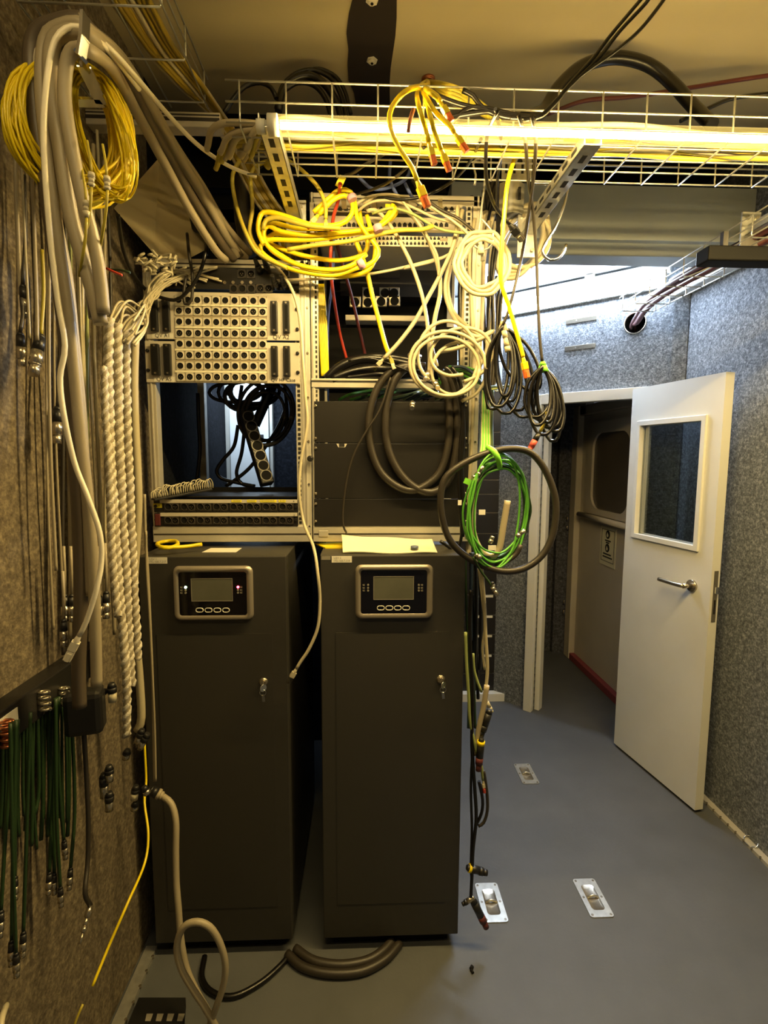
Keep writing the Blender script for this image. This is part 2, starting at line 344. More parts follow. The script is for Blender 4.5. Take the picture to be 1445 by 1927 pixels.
# vestibule behind the door, outer door in the side wall
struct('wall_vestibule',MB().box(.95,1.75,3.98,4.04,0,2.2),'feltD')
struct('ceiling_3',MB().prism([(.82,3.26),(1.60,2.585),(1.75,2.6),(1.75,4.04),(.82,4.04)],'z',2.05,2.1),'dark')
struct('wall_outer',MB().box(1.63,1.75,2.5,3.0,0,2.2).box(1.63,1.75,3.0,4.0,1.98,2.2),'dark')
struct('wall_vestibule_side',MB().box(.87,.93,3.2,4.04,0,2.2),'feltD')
XD=1.60
struct('trim_7',MB().box(XD-.02,XD+.05,3.80,3.90,0,1.93).box(XD-.01,XD+.05,3.70,3.90,1.86,1.95).box(XD-.01,XD+.03,2.9,3.9,1.86,1.93),'cream',.006)
struct('wall_post',MB().box(1.50,1.62,3.93,3.98,0,2.05),'feltD')
struct('door_sill',MB().box(XD-.015,XD+.06,2.9,3.80,0,.05),'redm',.004)
d2=struct('door_2',MB().box(XD+.02,XD+.05,2.95,3.795,.05,1.86),'cream',.004)
def yzround(y0,y1,z0,z1,r,k=6):
    o=[]
    for (cy,cz,a) in ((y1-r,z1-r,0),(y0+r,z1-r,90),(y0+r,z0+r,180),(y1-r,z0+r,270)):
        for i in range(k+1):
            t=math.radians(a+90*i/k); o.append((cy+r*math.cos(t),cz+r*math.sin(t)))
    return o
fr=MB(); O=yzround(3.02,3.66,1.16,1.80,.02); I=yzround(3.06,3.58,1.20,1.72,.11); nn=len(O)
for x0,x1 in ((XD-.002,XD+.025),):
    fr.add([(x0,a,b) for a,b in O]+[(x0,a,b) for a,b in I]+[(x1,a,b) for a,b in O]+[(x1,a,b) for a,b in I],
     [(i,(i+1)%nn,nn+(i+1)%nn,nn+i) for i in range(nn)]+[(i,(i+1)%nn,2*nn+(i+1)%nn,2*nn+i) for i in range(nn)]+[(nn+i,nn+(i+1)%nn,3*nn+(i+1)%nn,3*nn+i) for i in range(nn)])
wf=build('window_frame',fr,'cream',d2); build('pane',MB().prism(I,'x',XD+.014,XD+.019),mat('frosted_pane','#5d564e',.35),wf)
build('grab_rail',MB().tube([V((XD-.02,3.72,1.14)),V((XD-.025,3.0,1.14))],.019,12).box(XD-.02,XD+.02,3.60,3.63,1.13,1.15),'cream',d2)
hg=MB()
for z in (.33,.41,1.0,1.07): hg.cyl((XD-.03,3.905,z),(XD-.03,3.905,z+.03),.008,n=8)
build('hinge',hg,'nickel',d2)
# the notice on the outer door
nt_=thing('notice','white laminated notice with two round pictograms taped below the grab rail','notice',(XD-.004,3.32,.83))
yo,y1_,z0,z1=3.43,3.215,.835,1.095
build('sheet',MB().box(XD+.015,XD+.018,y1_,yo,z0,z1),'paper',nt_)
def fr2(mb,y0,y1,z0,z1,t,x0,x1):
    return mb.box(x0,x1,y0,y1,z0,z0+t).box(x0,x1,y0,y1,z1-t,z1).box(x0,x1,y0,y0+t,z0,z1).box(x0,x1,y1-t,y1,z0,z1)
build('border',fr2(MB(),y1_+.018,yo-.02,z0+.028,z1-.018,.003,XD+.0135,XD+.015),'ink',nt_)
for zc,yy in ((1.045,3.325),(.955,3.325)):
    pc=build('pictogram',MB().cyl((XD+.015,yy,zc),(XD+.0132,yy,zc),.028,n=24),'ink',nt_)
    build('symbol',MB().cyl((XD+.0132,yy+.002,zc-.005),(XD+.0125,yy+.002,zc-.005),.012,n=12).cyl((XD+.0132,yy+.004,zc+.008),(XD+.0125,yy+.004,zc+.008),.006,n=10),'paper',pc)
tx=MB()
for z,w in ((1.004,.07),(.990,.045),(.913,.11),(.893,.12)):
    y=3.325+w/2; random.seed(int(z*1000))
    while y>3.325-w/2:
        l=random.uniform(.008,.02); tx.box(XD+.0135,XD+.015,y-l,y,z-.0045,z+.0045); y-=l+.004
build('print_line',tx,'ink',nt_)
# ---- white room door, standing open along the right wall
h0=ZP(1155,1398,.015); l0=ZP(1307,1525,.015); dd=(l0-h0).normalized(); dn=V((dd.y,-dd.x,0))
if dn.x>0: dn=-dn
DLn=(l0-h0).length; TH=.042
def dl(u,o,z): q=h0+dd*u+dn*o; return V((q.x,q.y,z))
def lbox(mb,u0,u1,o0,o1,z0,z1): return mb.hexa([dl(u0,o0,z0),dl(u1,o0,z0),dl(u1,o1,z0),dl(u0,o1,z0),dl(u0,o0,z1),dl(u1,o0,z1),dl(u1,o1,z1),dl(u0,o1,z1)])
def lp(x,y,o=0): q=PLP(x,y,h0+dn*o,dn); return (q-h0).dot(dd),q.z
ztop=lp(1357,701.5)[1]
ga=lp(1204,803); gb=lp(1322,787); gc=lp(1311,1025); gd=lp(1197,1008)
u0=(ga[0]+gd[0])/2; u1=(gb[0]+gc[0])/2; zb=(gc[1]+gd[1])/2; zt=(ga[1]+gb[1])/2
print('door window',u0,u1,zb,zt,'top',ztop,'len',DLn)
dr=MB(); lbox(dr,0,u0,-TH,0,.015,ztop); lbox(dr,u1,DLn,-TH,0,.015,ztop); lbox(dr,u0,u1,-TH,0,.015,zb); lbox(dr,u0,u1,-TH,0,zt,ztop)
d1=struct('door_1',dr,'white')
fm=MB(); t=.022
for o0,o1 in ((-.012,.010),(-TH-.008,-TH+.01)):
    lbox(fm,u0-.02,u0+.004,o0,o1,zb-.02,zt+.02); lbox(fm,u1-.004,u1+.02,o0,o1,zb-.02,zt+.02); lbox(fm,u0,u1,o0,o1,zb-.02,zb+.004); lbox(fm,u0,u1,o0,o1,zt-.004,zt+.02)
wf=build('window_frame',fm,'white',d1,.002)
build('pane',lbox(MB(),u0,u1,-.024,-.018,zb,zt),'glass',wf)
hu,hz=lp(1303,1102,.0)
hd=build('handle',MB().cyl(dl(hu,0,hz),dl(hu,.010,hz),.026,n=24).cyl(dl(hu,.01,hz),dl(hu,.05,hz),.010,n=14).tube(spline([dl(hu,.045,hz),dl(hu-.02,.052,hz),dl(hu-.07,.056,hz),dl(hu-.135,.056,hz)]),.0095,12),'nickel',d1,label='brushed lever handle')
lk=MB(); lbox(lk,DLn,DLn+.002,-.033,-.012,hz-.135,hz+.085); lb=build('lock_plate',lk,'nickel',d1,.001)
build('latch',lbox(MB(),DLn,DLn+.014,-.030,-.016,hz-.012,hz+.018),'chrome',lb,.003); build('keyhole',lbox(MB(),DLn+.0015,DLn+.0025,-.027,-.019,hz-.10,hz-.04),'ink',lb)
# ---- floor anchor plates
def plate(c4,label):
    c=sum((ZP(*q) for q in c4),V())/4; w,l=.082,.160
    t=thing('floor_anchor_plate',label,'anchor plate',(c.x,c.y,0),'recessed anchor plates in the floor')
    def rr(w,l,r,k=5):
        o=[]
        for sx,sy,a in ((1,1,0),(-1,1,90),(-1,-1,180),(1,-1,270)):
            for i in range(k+1):
                tt=math.radians(a+90*i/k); o.append((c.x+sx*(w/2-r)+r*math.cos(tt),c.y+sy*(l/2-r)+r*math.sin(tt)))
        return o
    O=rr(w,l,.01); I=rr(w*.56,l*.66,.012); Bt=rr(w*.42,l*.5,.01); n=len(O); z=.0035
    mb=MB().add([(a,b,.0005) for a,b in O]+[(a,b,z) for a,b in O]+[(a,b,z) for a,b in I],[(i,(i+1)%n,n+(i+1)%n,n+i) for i in range(n)]+[(n+i,n+(i+1)%n,2*n+(i+1)%n,2*n+i) for i in range(n)])
    build('plate',mb,'galv',t)
    mb=MB().add([(a,b,z) for a,b in I]+[(a,b,.0006) for a,b in Bt],[(i,(i+1)%n,n+(i+1)%n,n+i) for i in range(n)]+[tuple(range(n,2*n))],True)
    build('recess',mb,'nickel',t)
    build('lashing_bar',MB().tube([V((c.x-w*.24,c.y,.004)),V((c.x,c.y,.010)),V((c.x+w*.24,c.y,.004))],.004,8),'galv',t)
    for sx,sy in ((-1,-1),(1,-1),(-1,1),(1,1),(-1,0),(1,0)):
        build('screw',MB().cyl((c.x+sx*w*.39,c.y+sy*l*.44,.003),(c.x+sx*w*.39,c.y+sy*l*.44,.0045),.0042,n=10),'nickel',t)
plate([(893,1663),(932,1663),(955,1737),(917,1737)],'metal floor anchor plate beside the hanging plugs, close to the right cabinet')
plate([(1075,1655),(1118,1655),(1155,1727),(1115,1728)],'metal floor anchor plate alone in the middle of the open floor')
plate([(967,1440),(995,1439),(1014,1474),(985,1475)],'farthest metal floor anchor plate, before the open doorway')
c=ZP(886,1826); t=build('screw',MB().cyl(c+V((0,0,.004)),c+V((.004,-.012,.004)),.004,n=8).cyl(c+V((0,0,.004)),c+V((.006,.008,.005)),.0055,n=8),'blackm'); t['label']='tiny black screw lying on the floor in front of the right cabinet'; t['category']='screw'
c=ZP(1413,1583,.02); t=build('lashing_ring',MB().tube([c+V((.018*math.cos(a*math.pi/12),.03*math.sin(a*math.pi/12),.012*math.cos(a*math.pi/12))) for a in range(24)],.003,8,True),'chrome'); t['label']='shiny lashing ring on the floor rail at the right wall'; t['category']='ring'
# ---- ceiling strip with nuts
a=ZP(655,0,ZC); b=ZP(746,0,ZC)
st=thing('ceiling_rubber_strip','dark wavy edged rubber strip along the ceiling with two ring nuts','strip',(0,1.5,ZC-.006))
pl=[]; y=-.2; ys=[]
while y<1.96: ys.append(y); y+=.06
pl=[(a.x+.010*math.sin(y*14)+.006*math.sin(y*31),y) for y in ys]+[(b.x+.004*math.sin(y*17),y) for y in reversed(ys)]
build('strip',MB().prism(pl,'z',ZC-.006,ZC),'rubber',st)
for q in ((700,2),(700,115)):
    c=ZP(*q,ZC-.008); nb=build('ring_nut',MB().cyl(c,c+V((0,0,.002)),.017,n=6).rings(c+V((0,0,-.006)),(0,0,1),[(0,.009),(.006,.011)],12),'sock',st)
    build('bolt',MB().cyl(c+V((0,0,-.008)),c,.004,n=8),'blackm',nb)
# ================================================================ TRAYS, LAMP, ARMS
YL=1.18; a=YP(510,235,YL); ZT=a.z
lamp=thing('led_tube_light','long warm yellow LED tube hanging in front of the ceiling cable tray','light',(.6,YL,ZT))
x0,x1=a.x,1.50
build('led_strip',MB().add([(x0+.02,YL-.0095,ZT-.003),(x1,YL-.0095,ZT-.003),(x1,YL-.003,ZT-.0095),(x0+.02,YL-.003,ZT-.0095)],[(0,1,2,3)]),'led',lamp)
build('led_strip',MB().add([(x0+.02,YL-.002,ZT-.0095),(x1,YL-.002,ZT-.0095),(x1,YL+.009,ZT-.0035),(x0+.02,YL+.009,ZT-.0035)],[(0,1,2,3)]),'ledb',lamp)
build('carrier',MB().add([(x0+.02,YL-.009,ZT-.002),(x1,YL-.009,ZT-.002),(x1,YL-.002,ZT-.008),(x0+.02,YL-.002,ZT-.008),(x0+.02,YL+.009,ZT-.002),(x1,YL+.009,ZT-.002)],[(0,1,2,3),(3,2,5,4),(0,4,5,1)]).box(x0+.02,x1,YL-.013,YL+.007,ZT-.0005,ZT+.0022),'white',lamp)
build('up_fill_strip',MB().add([(x0+.02,YL-.012,ZT+.003),(x1,YL-.012,ZT+.003),(x1,YL+.006,ZT+.003),(x0+.02,YL+.006,ZT+.003)],[(0,1,2,3)]),'up_fill',lamp)  # upward emitter hidden from below, added to brighten the ceiling
sh_=MB(); n=20
sh_.add([(xx,YL+.019*math.cos(2*math.pi*i/n),ZT+.019*math.sin(2*math.pi*i/n)) for xx in (x0,x1) for i in range(n)],[(i,(i+1)%n,n+(i+1)%n,n+i) for i in range(n)],True)
build('tube_cover',sh_,'frost',lamp)
for xx in (x0-.006,x1): build('end_cap',MB().cyl((xx,YL,ZT),(xx+.02,YL,ZT),.0205,n=20).cyl((xx-.02,YL,ZT+.0),(xx,YL,ZT),.008,n=10),'white',lamp)
build('clip',MB().cyl((x0-.03,YL,ZT-.004),(x0-.012,YL,ZT-.004),.014,n=14),'white',lamp)
def wire_tray(name,label,x0,x1,y0,y1,z,h,axis,pitch=.1,lp=.05,r=.0022,ngap=None):
    mb=MB()
    def seg(a,b): mb.tube([V(a),V(b)],r,6)
    if axis=='x':
        k=int(round((y1-y0)/lp))
        for i in range(k+1): seg((x0,y0+(y1-y0)*i/k,z),(x1,y0+(y1-y0)*i/k,z))
        for y in (y0,y1):
            for zz in (z+h*.5,z+h): seg((x0,y,zz),(x1,y,zz))
        x=x0+.03
        while x<x1:
            mb.tube([V((x,y0,z+h)),V((x,y0,z+.004)),V((x,y0+.004,z-r*2)),V((x,y1-.004,z-r*2)),V((x,y1,z+.004)),V((x,y1,z+h))],r,6); x+=pitch
    else:
        k=int(round((x1-x0)/lp))
        for i in range(k+1): seg((x0+(x1-x0)*i/k,y0,z),(x0+(x1-x0)*i/k,y1,z))
        for x in (x0,x1):
            for zz in (z+h*.5,z+h): seg((x,y0,zz),(x,y1,zz))
        y=y1-.03
        while y>y0:
            mb.tube([V((x0,y,z+h)),V((x0,y,z+.004)),V((x0+.004,y,z-r*2)),V((x1-.004,y,z-r*2)),V((x1,y,z+.004)),V((x1,y,z+h))],r,6); y-=pitch
    o=build(name,mb,'wire'); o['label']=label; o['category']='cable tray'; return o
ZTr=2.272
wire_tray('wire_mesh_tray','silver wire mesh cable tray running across behind the LED tube',-.30,1.42,1.215,1.42,ZTr,.085,'x')
wire_tray('wire_mesh_tray','narrow wire mesh tray at right leading back to the round wall hole',1.145,1.295,1.25,2.36,2.205,.06,'y',pitch=.11)
wire_tray('wire_mesh_tray','wire mesh tray overhead at left carrying amber fibre cables',-.69,-.405,.60,1.46,2.45,.07,'y',pitch=.14,lp=.095)
def channel(mb,x,w,y0,y1,z0,z1,slots=True):
    mb.box(x-w/2,x+w/2,y0,y1,z0,z0+.003).box(x-w/2,x-w/2+.003,y0,y1,z0,z1).box(x+w/2-.003,x+w/2,y0,y1,z0,z1); return mb
for (x,y0,y1,label) in ((YP(545,350,1.5).x,1.17,1.63,'slotted galvanised cantilever arm at the left end of the LED tube'),(.505,1.20,1.66,'slotted galvanised cantilever arm under the tray above the S hook'),(1.20,1.20,1.64,'pale cantilever arm at far right under the cable tray end')):
    t=thing('cantilever_arm',label,'bracket',(x,y1,2.235),'cantilever arms of the cable tray')
    build('channel',channel(MB(),x,.04,y0,y1,2.238,2.266),'galv',t,.0008)
    y=y0+.04; s0=build('slot',MB().box(x-.006,x+.006,y,y+.03,2.2372,2.2385),'ink',t); s1=build('slot',MB().box(x-.0212,x-.0198,y,y+.03,2.248,2.256),'ink',t)
    for k in range(1,6): cp(s0,t,V((0,.055*k,0))); cp(s1,t,V((0,.055*k,0)))
    build('mounting_plate',MB().box(x-.03,x+.03,y1,y1+.006,2.17,2.31),'galv',t,.001)
    for xx in(-.015,.015):
        for z in(2.19,2.29): build('bolt',MB().cyl((x+xx,y1,z),(x+xx,y1-.008,z),.006,n=6),'nickel',t)
# aluminium strut across the left corner, dark profile above it
a=YP(290,208,1.42); b=YP(415,240,1.42)
t=thing('aluminium_strut','grooved aluminium strut below the ceiling at upper left','strut',(a.x,1.42,b.z))
build('profile',MB().box(-.70,b.x,1.42,1.46,b.z,a.z),'alu',t,.002); zz=(a.z+b.z)/2
build('groove',MB().box(-.70,b.x-.002,1.4188,1.42,zz-.004,zz+.004).box(-.70,b.x-.002,1.4188,1.42,a.z-.009,a.z-.006),'c_dgrey',t)
# vertical galvanised bracket stack beside the right rack
t=thing('perforated_bracket','bent galvanised bracket with slots on the rack corner under the tray','bracket',(.5,1.66,2.1))
q0=YP(940,345,1.66); q1=YP(985,405,1.66); build('curved_plate',MB().add([(q0.x+(q1.x-q0.x)*i/8,1.66-.02*math.sin(math.pi*i/8),z) for z in (q1.z,q0.z) for i in range(9)],[(i,i+1,9+i+1,9+i) for i in range(8)],True),'galv',t)
q2=YP(945,290,1.66); q3=YP(1000,340,1.66); build('flat_plate',MB().box(q2.x,q3.x,1.66,1.664,q3.z,q2.z),'galv',t,.001)
for k in range(3): build('slot',MB().box(q2.x+.01+k*.025,q2.x+.017+k*.025,1.6585,1.66,q3.z+.02,q3.z+.05),'ink',t)
build('hole',MB().cyl((q2.x+.055,1.6585,q2.z-.02),(q2.x+.055,1.66,q2.z-.02),.008),'ink',t)
for k in range(2): build('slot',MB().box(q0.x+.012+k*.04,q0.x+.02+k*.04,1.635,1.64,q1.z+.035,q1.z+.07),'ink',t)
# S hook
P=px([(1000,345),(1040,345),(1063,347),(1068,358),(1062,385),(1046,425),(1024,462),(1022,478),(1034,489),(1050,486),(1060,474),(1066,460)],1.5)
t=build('s_hook',MB().tube(spline(P),.0045,10),'chrome'); t['label']='empty chrome S shaped hook hanging from the cable tray'; t['category']='hook'
P=px([(905,410),(928,440),(924,462),(912,470),(900,468),(892,462)],1.5)
t=build('wire_hook',MB().tube(spline(P),.003,8).cyl(P[3]+V((-.005,0,.01)),P[3]+V((-.005,0,-.03)),.006,n=8),'galv'); t['label']='bent wire hook holding the round beige cable coil'; t['category']='hook'
P=px([(893,348),(895,330),(890,310),(897,300),(910,303),(912,340),(905,400),(900,440)],1.5)
t=build('wire_hook',MB().tube(spline(P),.0035,8),'galv'); t['label']='long upright wire hook at the upper right corner of the rack'; t['category']='hook'
# hook of the grey bundle at the left wall
a=YP(140,108,.95); P=[V((XL,1.06,a.z)),V((a.x-.01,1.06,a.z)),V((a.x+.005,.97,a.z)),YP(152,106,.912),YP(158,72,.908),YP(160,30,.908)]
mb=MB()
for i in range(len(P)-1): mb.obox((P[i]+P[i+1])/2,P[i+1]-P[i],(0,1,0),.022,.005,(P[i+1]-P[i]).length+.003)
t=build('wall_hook',mb,'chrome'); t['label']='flat metal wall hook with upturned end carrying the grey cable bundle'; t['category']='hook'
# black device under the right tray
a=YP(1335,460,1.5); b=YP(1430,491,1.5)
t=thing('black_power_bar','black bar shaped device hanging below the mesh tray at right edge','device',(a.x,1.5,b.z))
build('body',MB().box(a.x,1.40,1.5,1.56,b.z,a.z),'bbar',t,.004)
for k in range(4): build('knob',MB().cyl((a.x+.03+k*.06,1.53,a.z),(a.x+.03+k*.06,1.53,a.z+.006),.008,n=10),'black',t)
build('end_bracket',MB().box(1.29,1.33,1.49,1.55,b.z-.02,b.z-.001),'nickel',t,.002)
build('hanger',MB().box(a.x+.06,a.x+.075,1.53,1.545,a.z,2.205).box(1.27,1.285,1.53,1.545,a.z,2.205),'black',t)
# ================================================================ RACKS
YR=1.645
def R(x,y): return YP(x,y,YR)
zb_=R(300,1020).z; zbt=R(300,990).z
def rack(label,xl,xr,xl2,xr2,ztop,zmid=None,wl_=.03,wr_=.03,grp='equipment racks side by side'):
    t=thing('equipment_rack',label,'rack',((xl+xr)/2,YR,zb_),grp)
    D=.52
    for x0,x1 in ((xl,xl+wl_),(xr-wr_,xr)):
        p=MB()
        p.box(x0,x1,YR,YR+.035,zb_,ztop).box((x0+x1)/2-.003,(x0+x1)/2+.003,YR-.003,YR+.001,zb_,ztop)
        build('front_post',p,'alu',t,.0015); build('rear_post',MB().box(x0,x1,YR+D-.035,YR+D,zb_,ztop),'alu',t,.0015)
    for x0,x1 in ((xl2,xl2+.018),(xr2-.018,xr2)):
        b=build('mounting_rail',MB().box(x0,x1,YR+.002,YR+.006,zb_,ztop),'alu',t)
        s=MB(); z=zb_+.03
        while z<ztop-.01:
            for dz in (0,.0159,.0318): s.box((x0+x1)/2-.0042,(x0+x1)/2+.0042,YR+.0008,YR+.0022,z+dz-.0042,z+dz+.0042)
            z+=.04445
        build('rail_hole',s,'ink',b)
    for z0,z1,y0,y1 in ((zb_,zbt,YR-.004,YR+.03),(ztop-.03,ztop,YR,YR+.03),(zb_,zbt,YR+D-.03,YR+D),(ztop-.03,ztop,YR+D-.03,YR+D)):
        f=MB().box(xl,xr,y0,y1,z0,z1); c=build('cross_rail',f,'alu',t,.0015)
        if y0<YR+.01: build('groove',MB().box(xl+.003,xr-.003,y0-.001,y0+.001,(z0+z1)/2-.002,(z0+z1)/2+.002),'c_dgrey',c)
    for x in (xl,xr-.03):
        for z in (zb_,ztop-.03): build('side_rail',MB().box(x,x+.03,YR+.03,YR+D-.03,z,z+.03),'alu',t)
    if zmid:
        for a,b in zmid: build('cross_rail',MB().box(xl,xr,YR-.004,YR+.03,a,b).box(xl,xr,YR-.010,YR-.004,b-.006,b),'alu',t,.001)
    sc_=MB()
    for x in (xr-wr_*.5,):
        z=zb_+.05
        while z<ztop: sc_.cyl((x+.006,YR-.004,z),(x+.006,YR+.001,z),.0035,n=8); z+=.135
    build('screw',sc_,'nickel',t); return t
xa=R(272,620).x; xb=R(584,700).x; xc=R(586,700).x; xd=R(902,700).x
rkL=rack('left aluminium rack frame holding the silver connector panels',xa,xb,R(282,850).x,R(569,850).x,R(450,488).z,wr_=.028,wl_=.026)
rkR=rack('taller right aluminium rack frame with black blank panels and network switches',xc,xd,R(590,800).x,R(880,800).x,R(590,362).z,[(R(700,730).z,R(700,714).z)],wl_=.013)
kb=build('knob',MB().rings(R(585,863)+V((0,0,0)),(0,-1,0),[(0,.004),(.012,.004),(.012,.009),(.026,.0095),(.028,.006)],12),'blackp',rkR)
# black side and back sheets of the right rack and dark cable space
build('back_sheet',MB().box(xc+.02,xd-.02,YR+.50,YR+.505,zb_+.03,R(590,362).z-.03),'blackm',rkR)
build('side_sheet',MB().box(xc+.001,xc+.004,YR+.05,YR+.5,zb_+.03,R(590,362).z-.03),'blackm',rkR)
# ---- socket helpers
SK={}
def flange(p,kind,parent):   # 26 mm chassis socket at p on a plane facing -Y
    if kind not in SK:
        o_=wl(parent); q=V(p); mb=MB()
        n=20; r=.0098; w=.0126; hgt=.0128; y0=-.0026
        vs_=[]
        for i in range(n):
            t=2*math.pi*i/n; c,s=math.cos(t),math.sin(t); k=1/max(abs(c)/w,abs(s)/hgt)
            vs_+= [q+V((c*r,y0,s*r)),q+V((c*k,y0,s*k))]
        mb.add(vs_,[(2*i,2*i+1,2*((i+1)%n)+1,2*((i+1)%n)) for i in range(n)])
        bx=[(-w,-hgt),(w,-hgt),(w,hgt),(-w,hgt)]
        mb.add([q+V((a,y0,b)) for a,b in bx]+[q+V((a,0,b)) for a,b in bx],[(0,1,5,4),(1,2,6,5),(2,3,7,6),(3,0,4,7)])
        mb.tube([q+V((math.cos(2*math.pi*i/18)*.0102,y0-.0007,math.sin(2*math.pi*i/18)*.0102)) for i in range(18)],.0009,5,True)
        for a,b in ((-.0098,.0095),(.0098,-.0095)): mb.cyl(q+V((a,y0,b)),q+V((a,y0-.0012,b)),.0017,n=6)
        f=build('socket',mb,kind[0],parent)
        fc=MB().add([q+V((math.cos(2*math.pi*i/18)*.0099,-.0012,math.sin(2*math.pi*i/18)*.0099)) for i in range(18)],[tuple(range(18))])
        if kind[1]=='f': fc.box(q.x-.002,q.x+.002,q.y-.0022,q.y-.0005,q.z+.0085,q.z+.0125)
        c=build('insert',fc,'blackm',f)
        k=[c]
        if kind[1]=='m':
            pb=MB()
            for a,b in ((-.0035,.001),(.0035,.001),(0,-.0035)): pb.cyl(q+V((a,-.0008,b)),q+V((a,-.003,b)),.0011,n=6)
            k.append(build('pin',pb,'nickel',f))
        SK[kind]=(f,k,q-o_); return f
    f,k,rel=SK[kind]; d=V(p)-(wl(parent)+rel)
    g=f.copy(); COL.objects.link(g); g.parent=parent; g.location=d; WL[g.name]=wl(parent)+d
    for s in k:
        h=s.copy(); COL.objects.link(h); h.parent=g; h.location=(0,0,0); WL[h.name]=WL[g.name]
    return g
YPn=YR-.006
def Q(x,y): return YP(x,y,YPn)
cols=[338.8+ (494.3-338.8)*i/9 for i in range(10)]
rows=[566,586.6,607,628,648,669,689.4,710]
def big_panel(label,r0,r1,yt,yb,strips,conn,texts,screws):
    a=Q(272,yt); b=Q(564,yb); t=thing('socket_bay',label,'socket bay',((a.x+b.x)/2,YPn,b.z),'silver connector panels in the left rack')
    build('face_plate',MB().box(a.x,b.x,YPn,YPn+.004,b.z,a.z),'alup',t,.001)
    y0=rows[r0]-10.5; y1=rows[r1-1]+10.5; p0=Q(329,y0); p1=Q(503.5,y1); build('socket_field',MB().box(p0.x,p1.x,YPn-.0006,YPn,p1.z,p0.z),'c_grey',t)
    for ri in range(r0,r1):
        for ci,x in enumerate(cols):
            q=Q(x+(ri-4)*.55*(1-ci/9),rows[ri]+ (ci-5)*.25*(1 if ri<3 else .5)); flange(q,('sock','f' if ri%2==0 else 'm'),t)
    for y in strips:
        p0=Q(330,y-2.8); p1=Q(502,y+2.8); s=build('label_strip',MB().box(p0.x,p1.x,YPn-.0035,YPn,p1.z,p0.z),'paper',t)
        k=MB(); random.seed(int(y))
        for i in range(10):
            x=p0.x+.012+i*.0272
            for j in range(4): k.box(x+j*.004,x+j*.004+.0022,YPn-.0038,YPn-.0034,p1.z+.003,p0.z-.003)
        build('print_line',k,'gink',s)
    for x0,x1,y0,y1 in conn:
        p0=Q(x0,y0); p1=Q(x1,y1); m=build('multipin_socket',MB().box(p0.x,p1.x,YPn-.012,YPn,p1.z,p0.z),'blackp',t,.002)
        k=MB(); 
        for z in (p0.z-.006,p1.z+.006): k.cyl(((p0.x+p1.x)/2,YPn-.0125,z),((p0.x+p1.x)/2,YPn-.0145,z),.003,n=8)
        build('screw',k,'nickel',m)
        build('contact_block',MB().box(p0.x+.005,p1.x-.005,YPn-.0128,YPn-.0118,p1.z+.012,p0.z-.012),'blackm',m)
    for s,x,y,st_ in texts:
        p=Q(x,y)
        if st_: build('sticker',MB().box(p.x-.031,p.x+.031,YPn-.0006,YPn,p.z-.0075,p.z+.0075),'sticker',t)
        text('lettering',s,st_ and .016 or (.0175 if len(s)<8 else .0145),p+V((0,-.0011,0)),'ink',t)
    for x,y in screws: build('screw',MB().rings(Q(x,y),(0,-1,0),[(0,.0055),(.004,.0055),(.006,.003)],10),'blackp',t)
big_panel('upper silver socket panel lettered QV A1 and QV A2',0,4,548,641.2,(575.5,617),
  [(283.5,299.5,563,625),(306,322.5,563.5,625),(509.5,523.5,568,627.5),(532.5,546,568,627.5)],[('QV A1',306,632,1),('QV A2',529,635,0)],[(276,614),(559,582),(559.5,620)])
big_panel('lower silver socket panel lettered QV A5 and QV HF Case',4,8,641.45,722,(659,700),
  [(285,303,648,707),(308.5,325,648,707),(510.5,524,652,709),(533.5,547,652,709)],[('QV A5',309,714,1),('QV HF Case',533,715.5,0)],[(277.5,660),(279,697),(560,665),(560.5,701)])
def audio_unit(label,x0,x1,yt,yb,pairs,body='black',strip=None,tag_=None,dark=0,grp='black rack units with round audio sockets'):
    a=Q(x0,yt); b=Q(x1,yb); t=thing('audio_unit',label,'rack unit',((a.x+b.x)/2,YPn,b.z),grp)
    build('housing',MB().box(a.x+.012,b.x-.012,YPn+.004,YPn+.25,b.z+.002,a.z-.001),'blackm',t)
    build('face_plate',MB().box(a.x,b.x,YPn,YPn+.004,b.z,a.z),body,t,.0008)
    if strip: build('silver_strip',MB().box(a.x+.02,b.x-.002,YPn-.003,YPn,a.z-.009,a.z+.002),'alup',t)
    for x,y,k in pairs: flange(Q(x,y),('bsock',k),t)
    for x in (x0+4,x1-4):
        build('screw',MB().cyl(Q(x,(yt+yb)/2),Q(x,(yt+yb)/2)+V((0,-.004,0)),.005,n=10),'blackp',t)
    return t
t=audio_unit('black socket panel on top of the upper silver panel, partly unlit',300,563,501,547,[(455,516,'m'),(472.5,516,'m'),(537,515,'f')]+[(440,544,'f'),(456,544,'f'),(473,544,'f'),(490,543.5,'m'),(505.5,543.5,'m')])
k=MB()
for x in (423,439,456,472): k.cyl(Q(x,532),Q(x,532)+V((0,-.003,0)),.005,n=10)
build('indicator',k,'nickel',t)
for x,y in ((490,512),(505,510),(521,541),(537,541)):
    p=Q(x,y); build('inserted_plug',MB().rings(p,(-.1,-1,.35),[(0,.0095),(.025,.0095),(.03,.008),(.055,.0055)],12),'blackp',t)
PX=[(317,330),(347,360.5),(377.6,390.6),(408,421.5),(440,452.5),(470.6,483.3),(501,514),(532,545)]
def pr(y): return [(a,y,'f') for a,b in PX]+[(b,y+.5,'m') for a,b in PX]
t=audio_unit('upper of two thin black audio units, with yellow PU1 sticker',289,561,941,964,pr(953.5),strip=1)
p0=Q(288.5,947.5); p1=Q(305,955.5); s=build('yellow_sticker',MB().box(p0.x,p1.x,YPn-.001,YPn,p1.z,p0.z),'ylab',t); text('lettering','PU1',.0105,(p0+p1)/2+V((0,-.0015,0)),'ink',s)
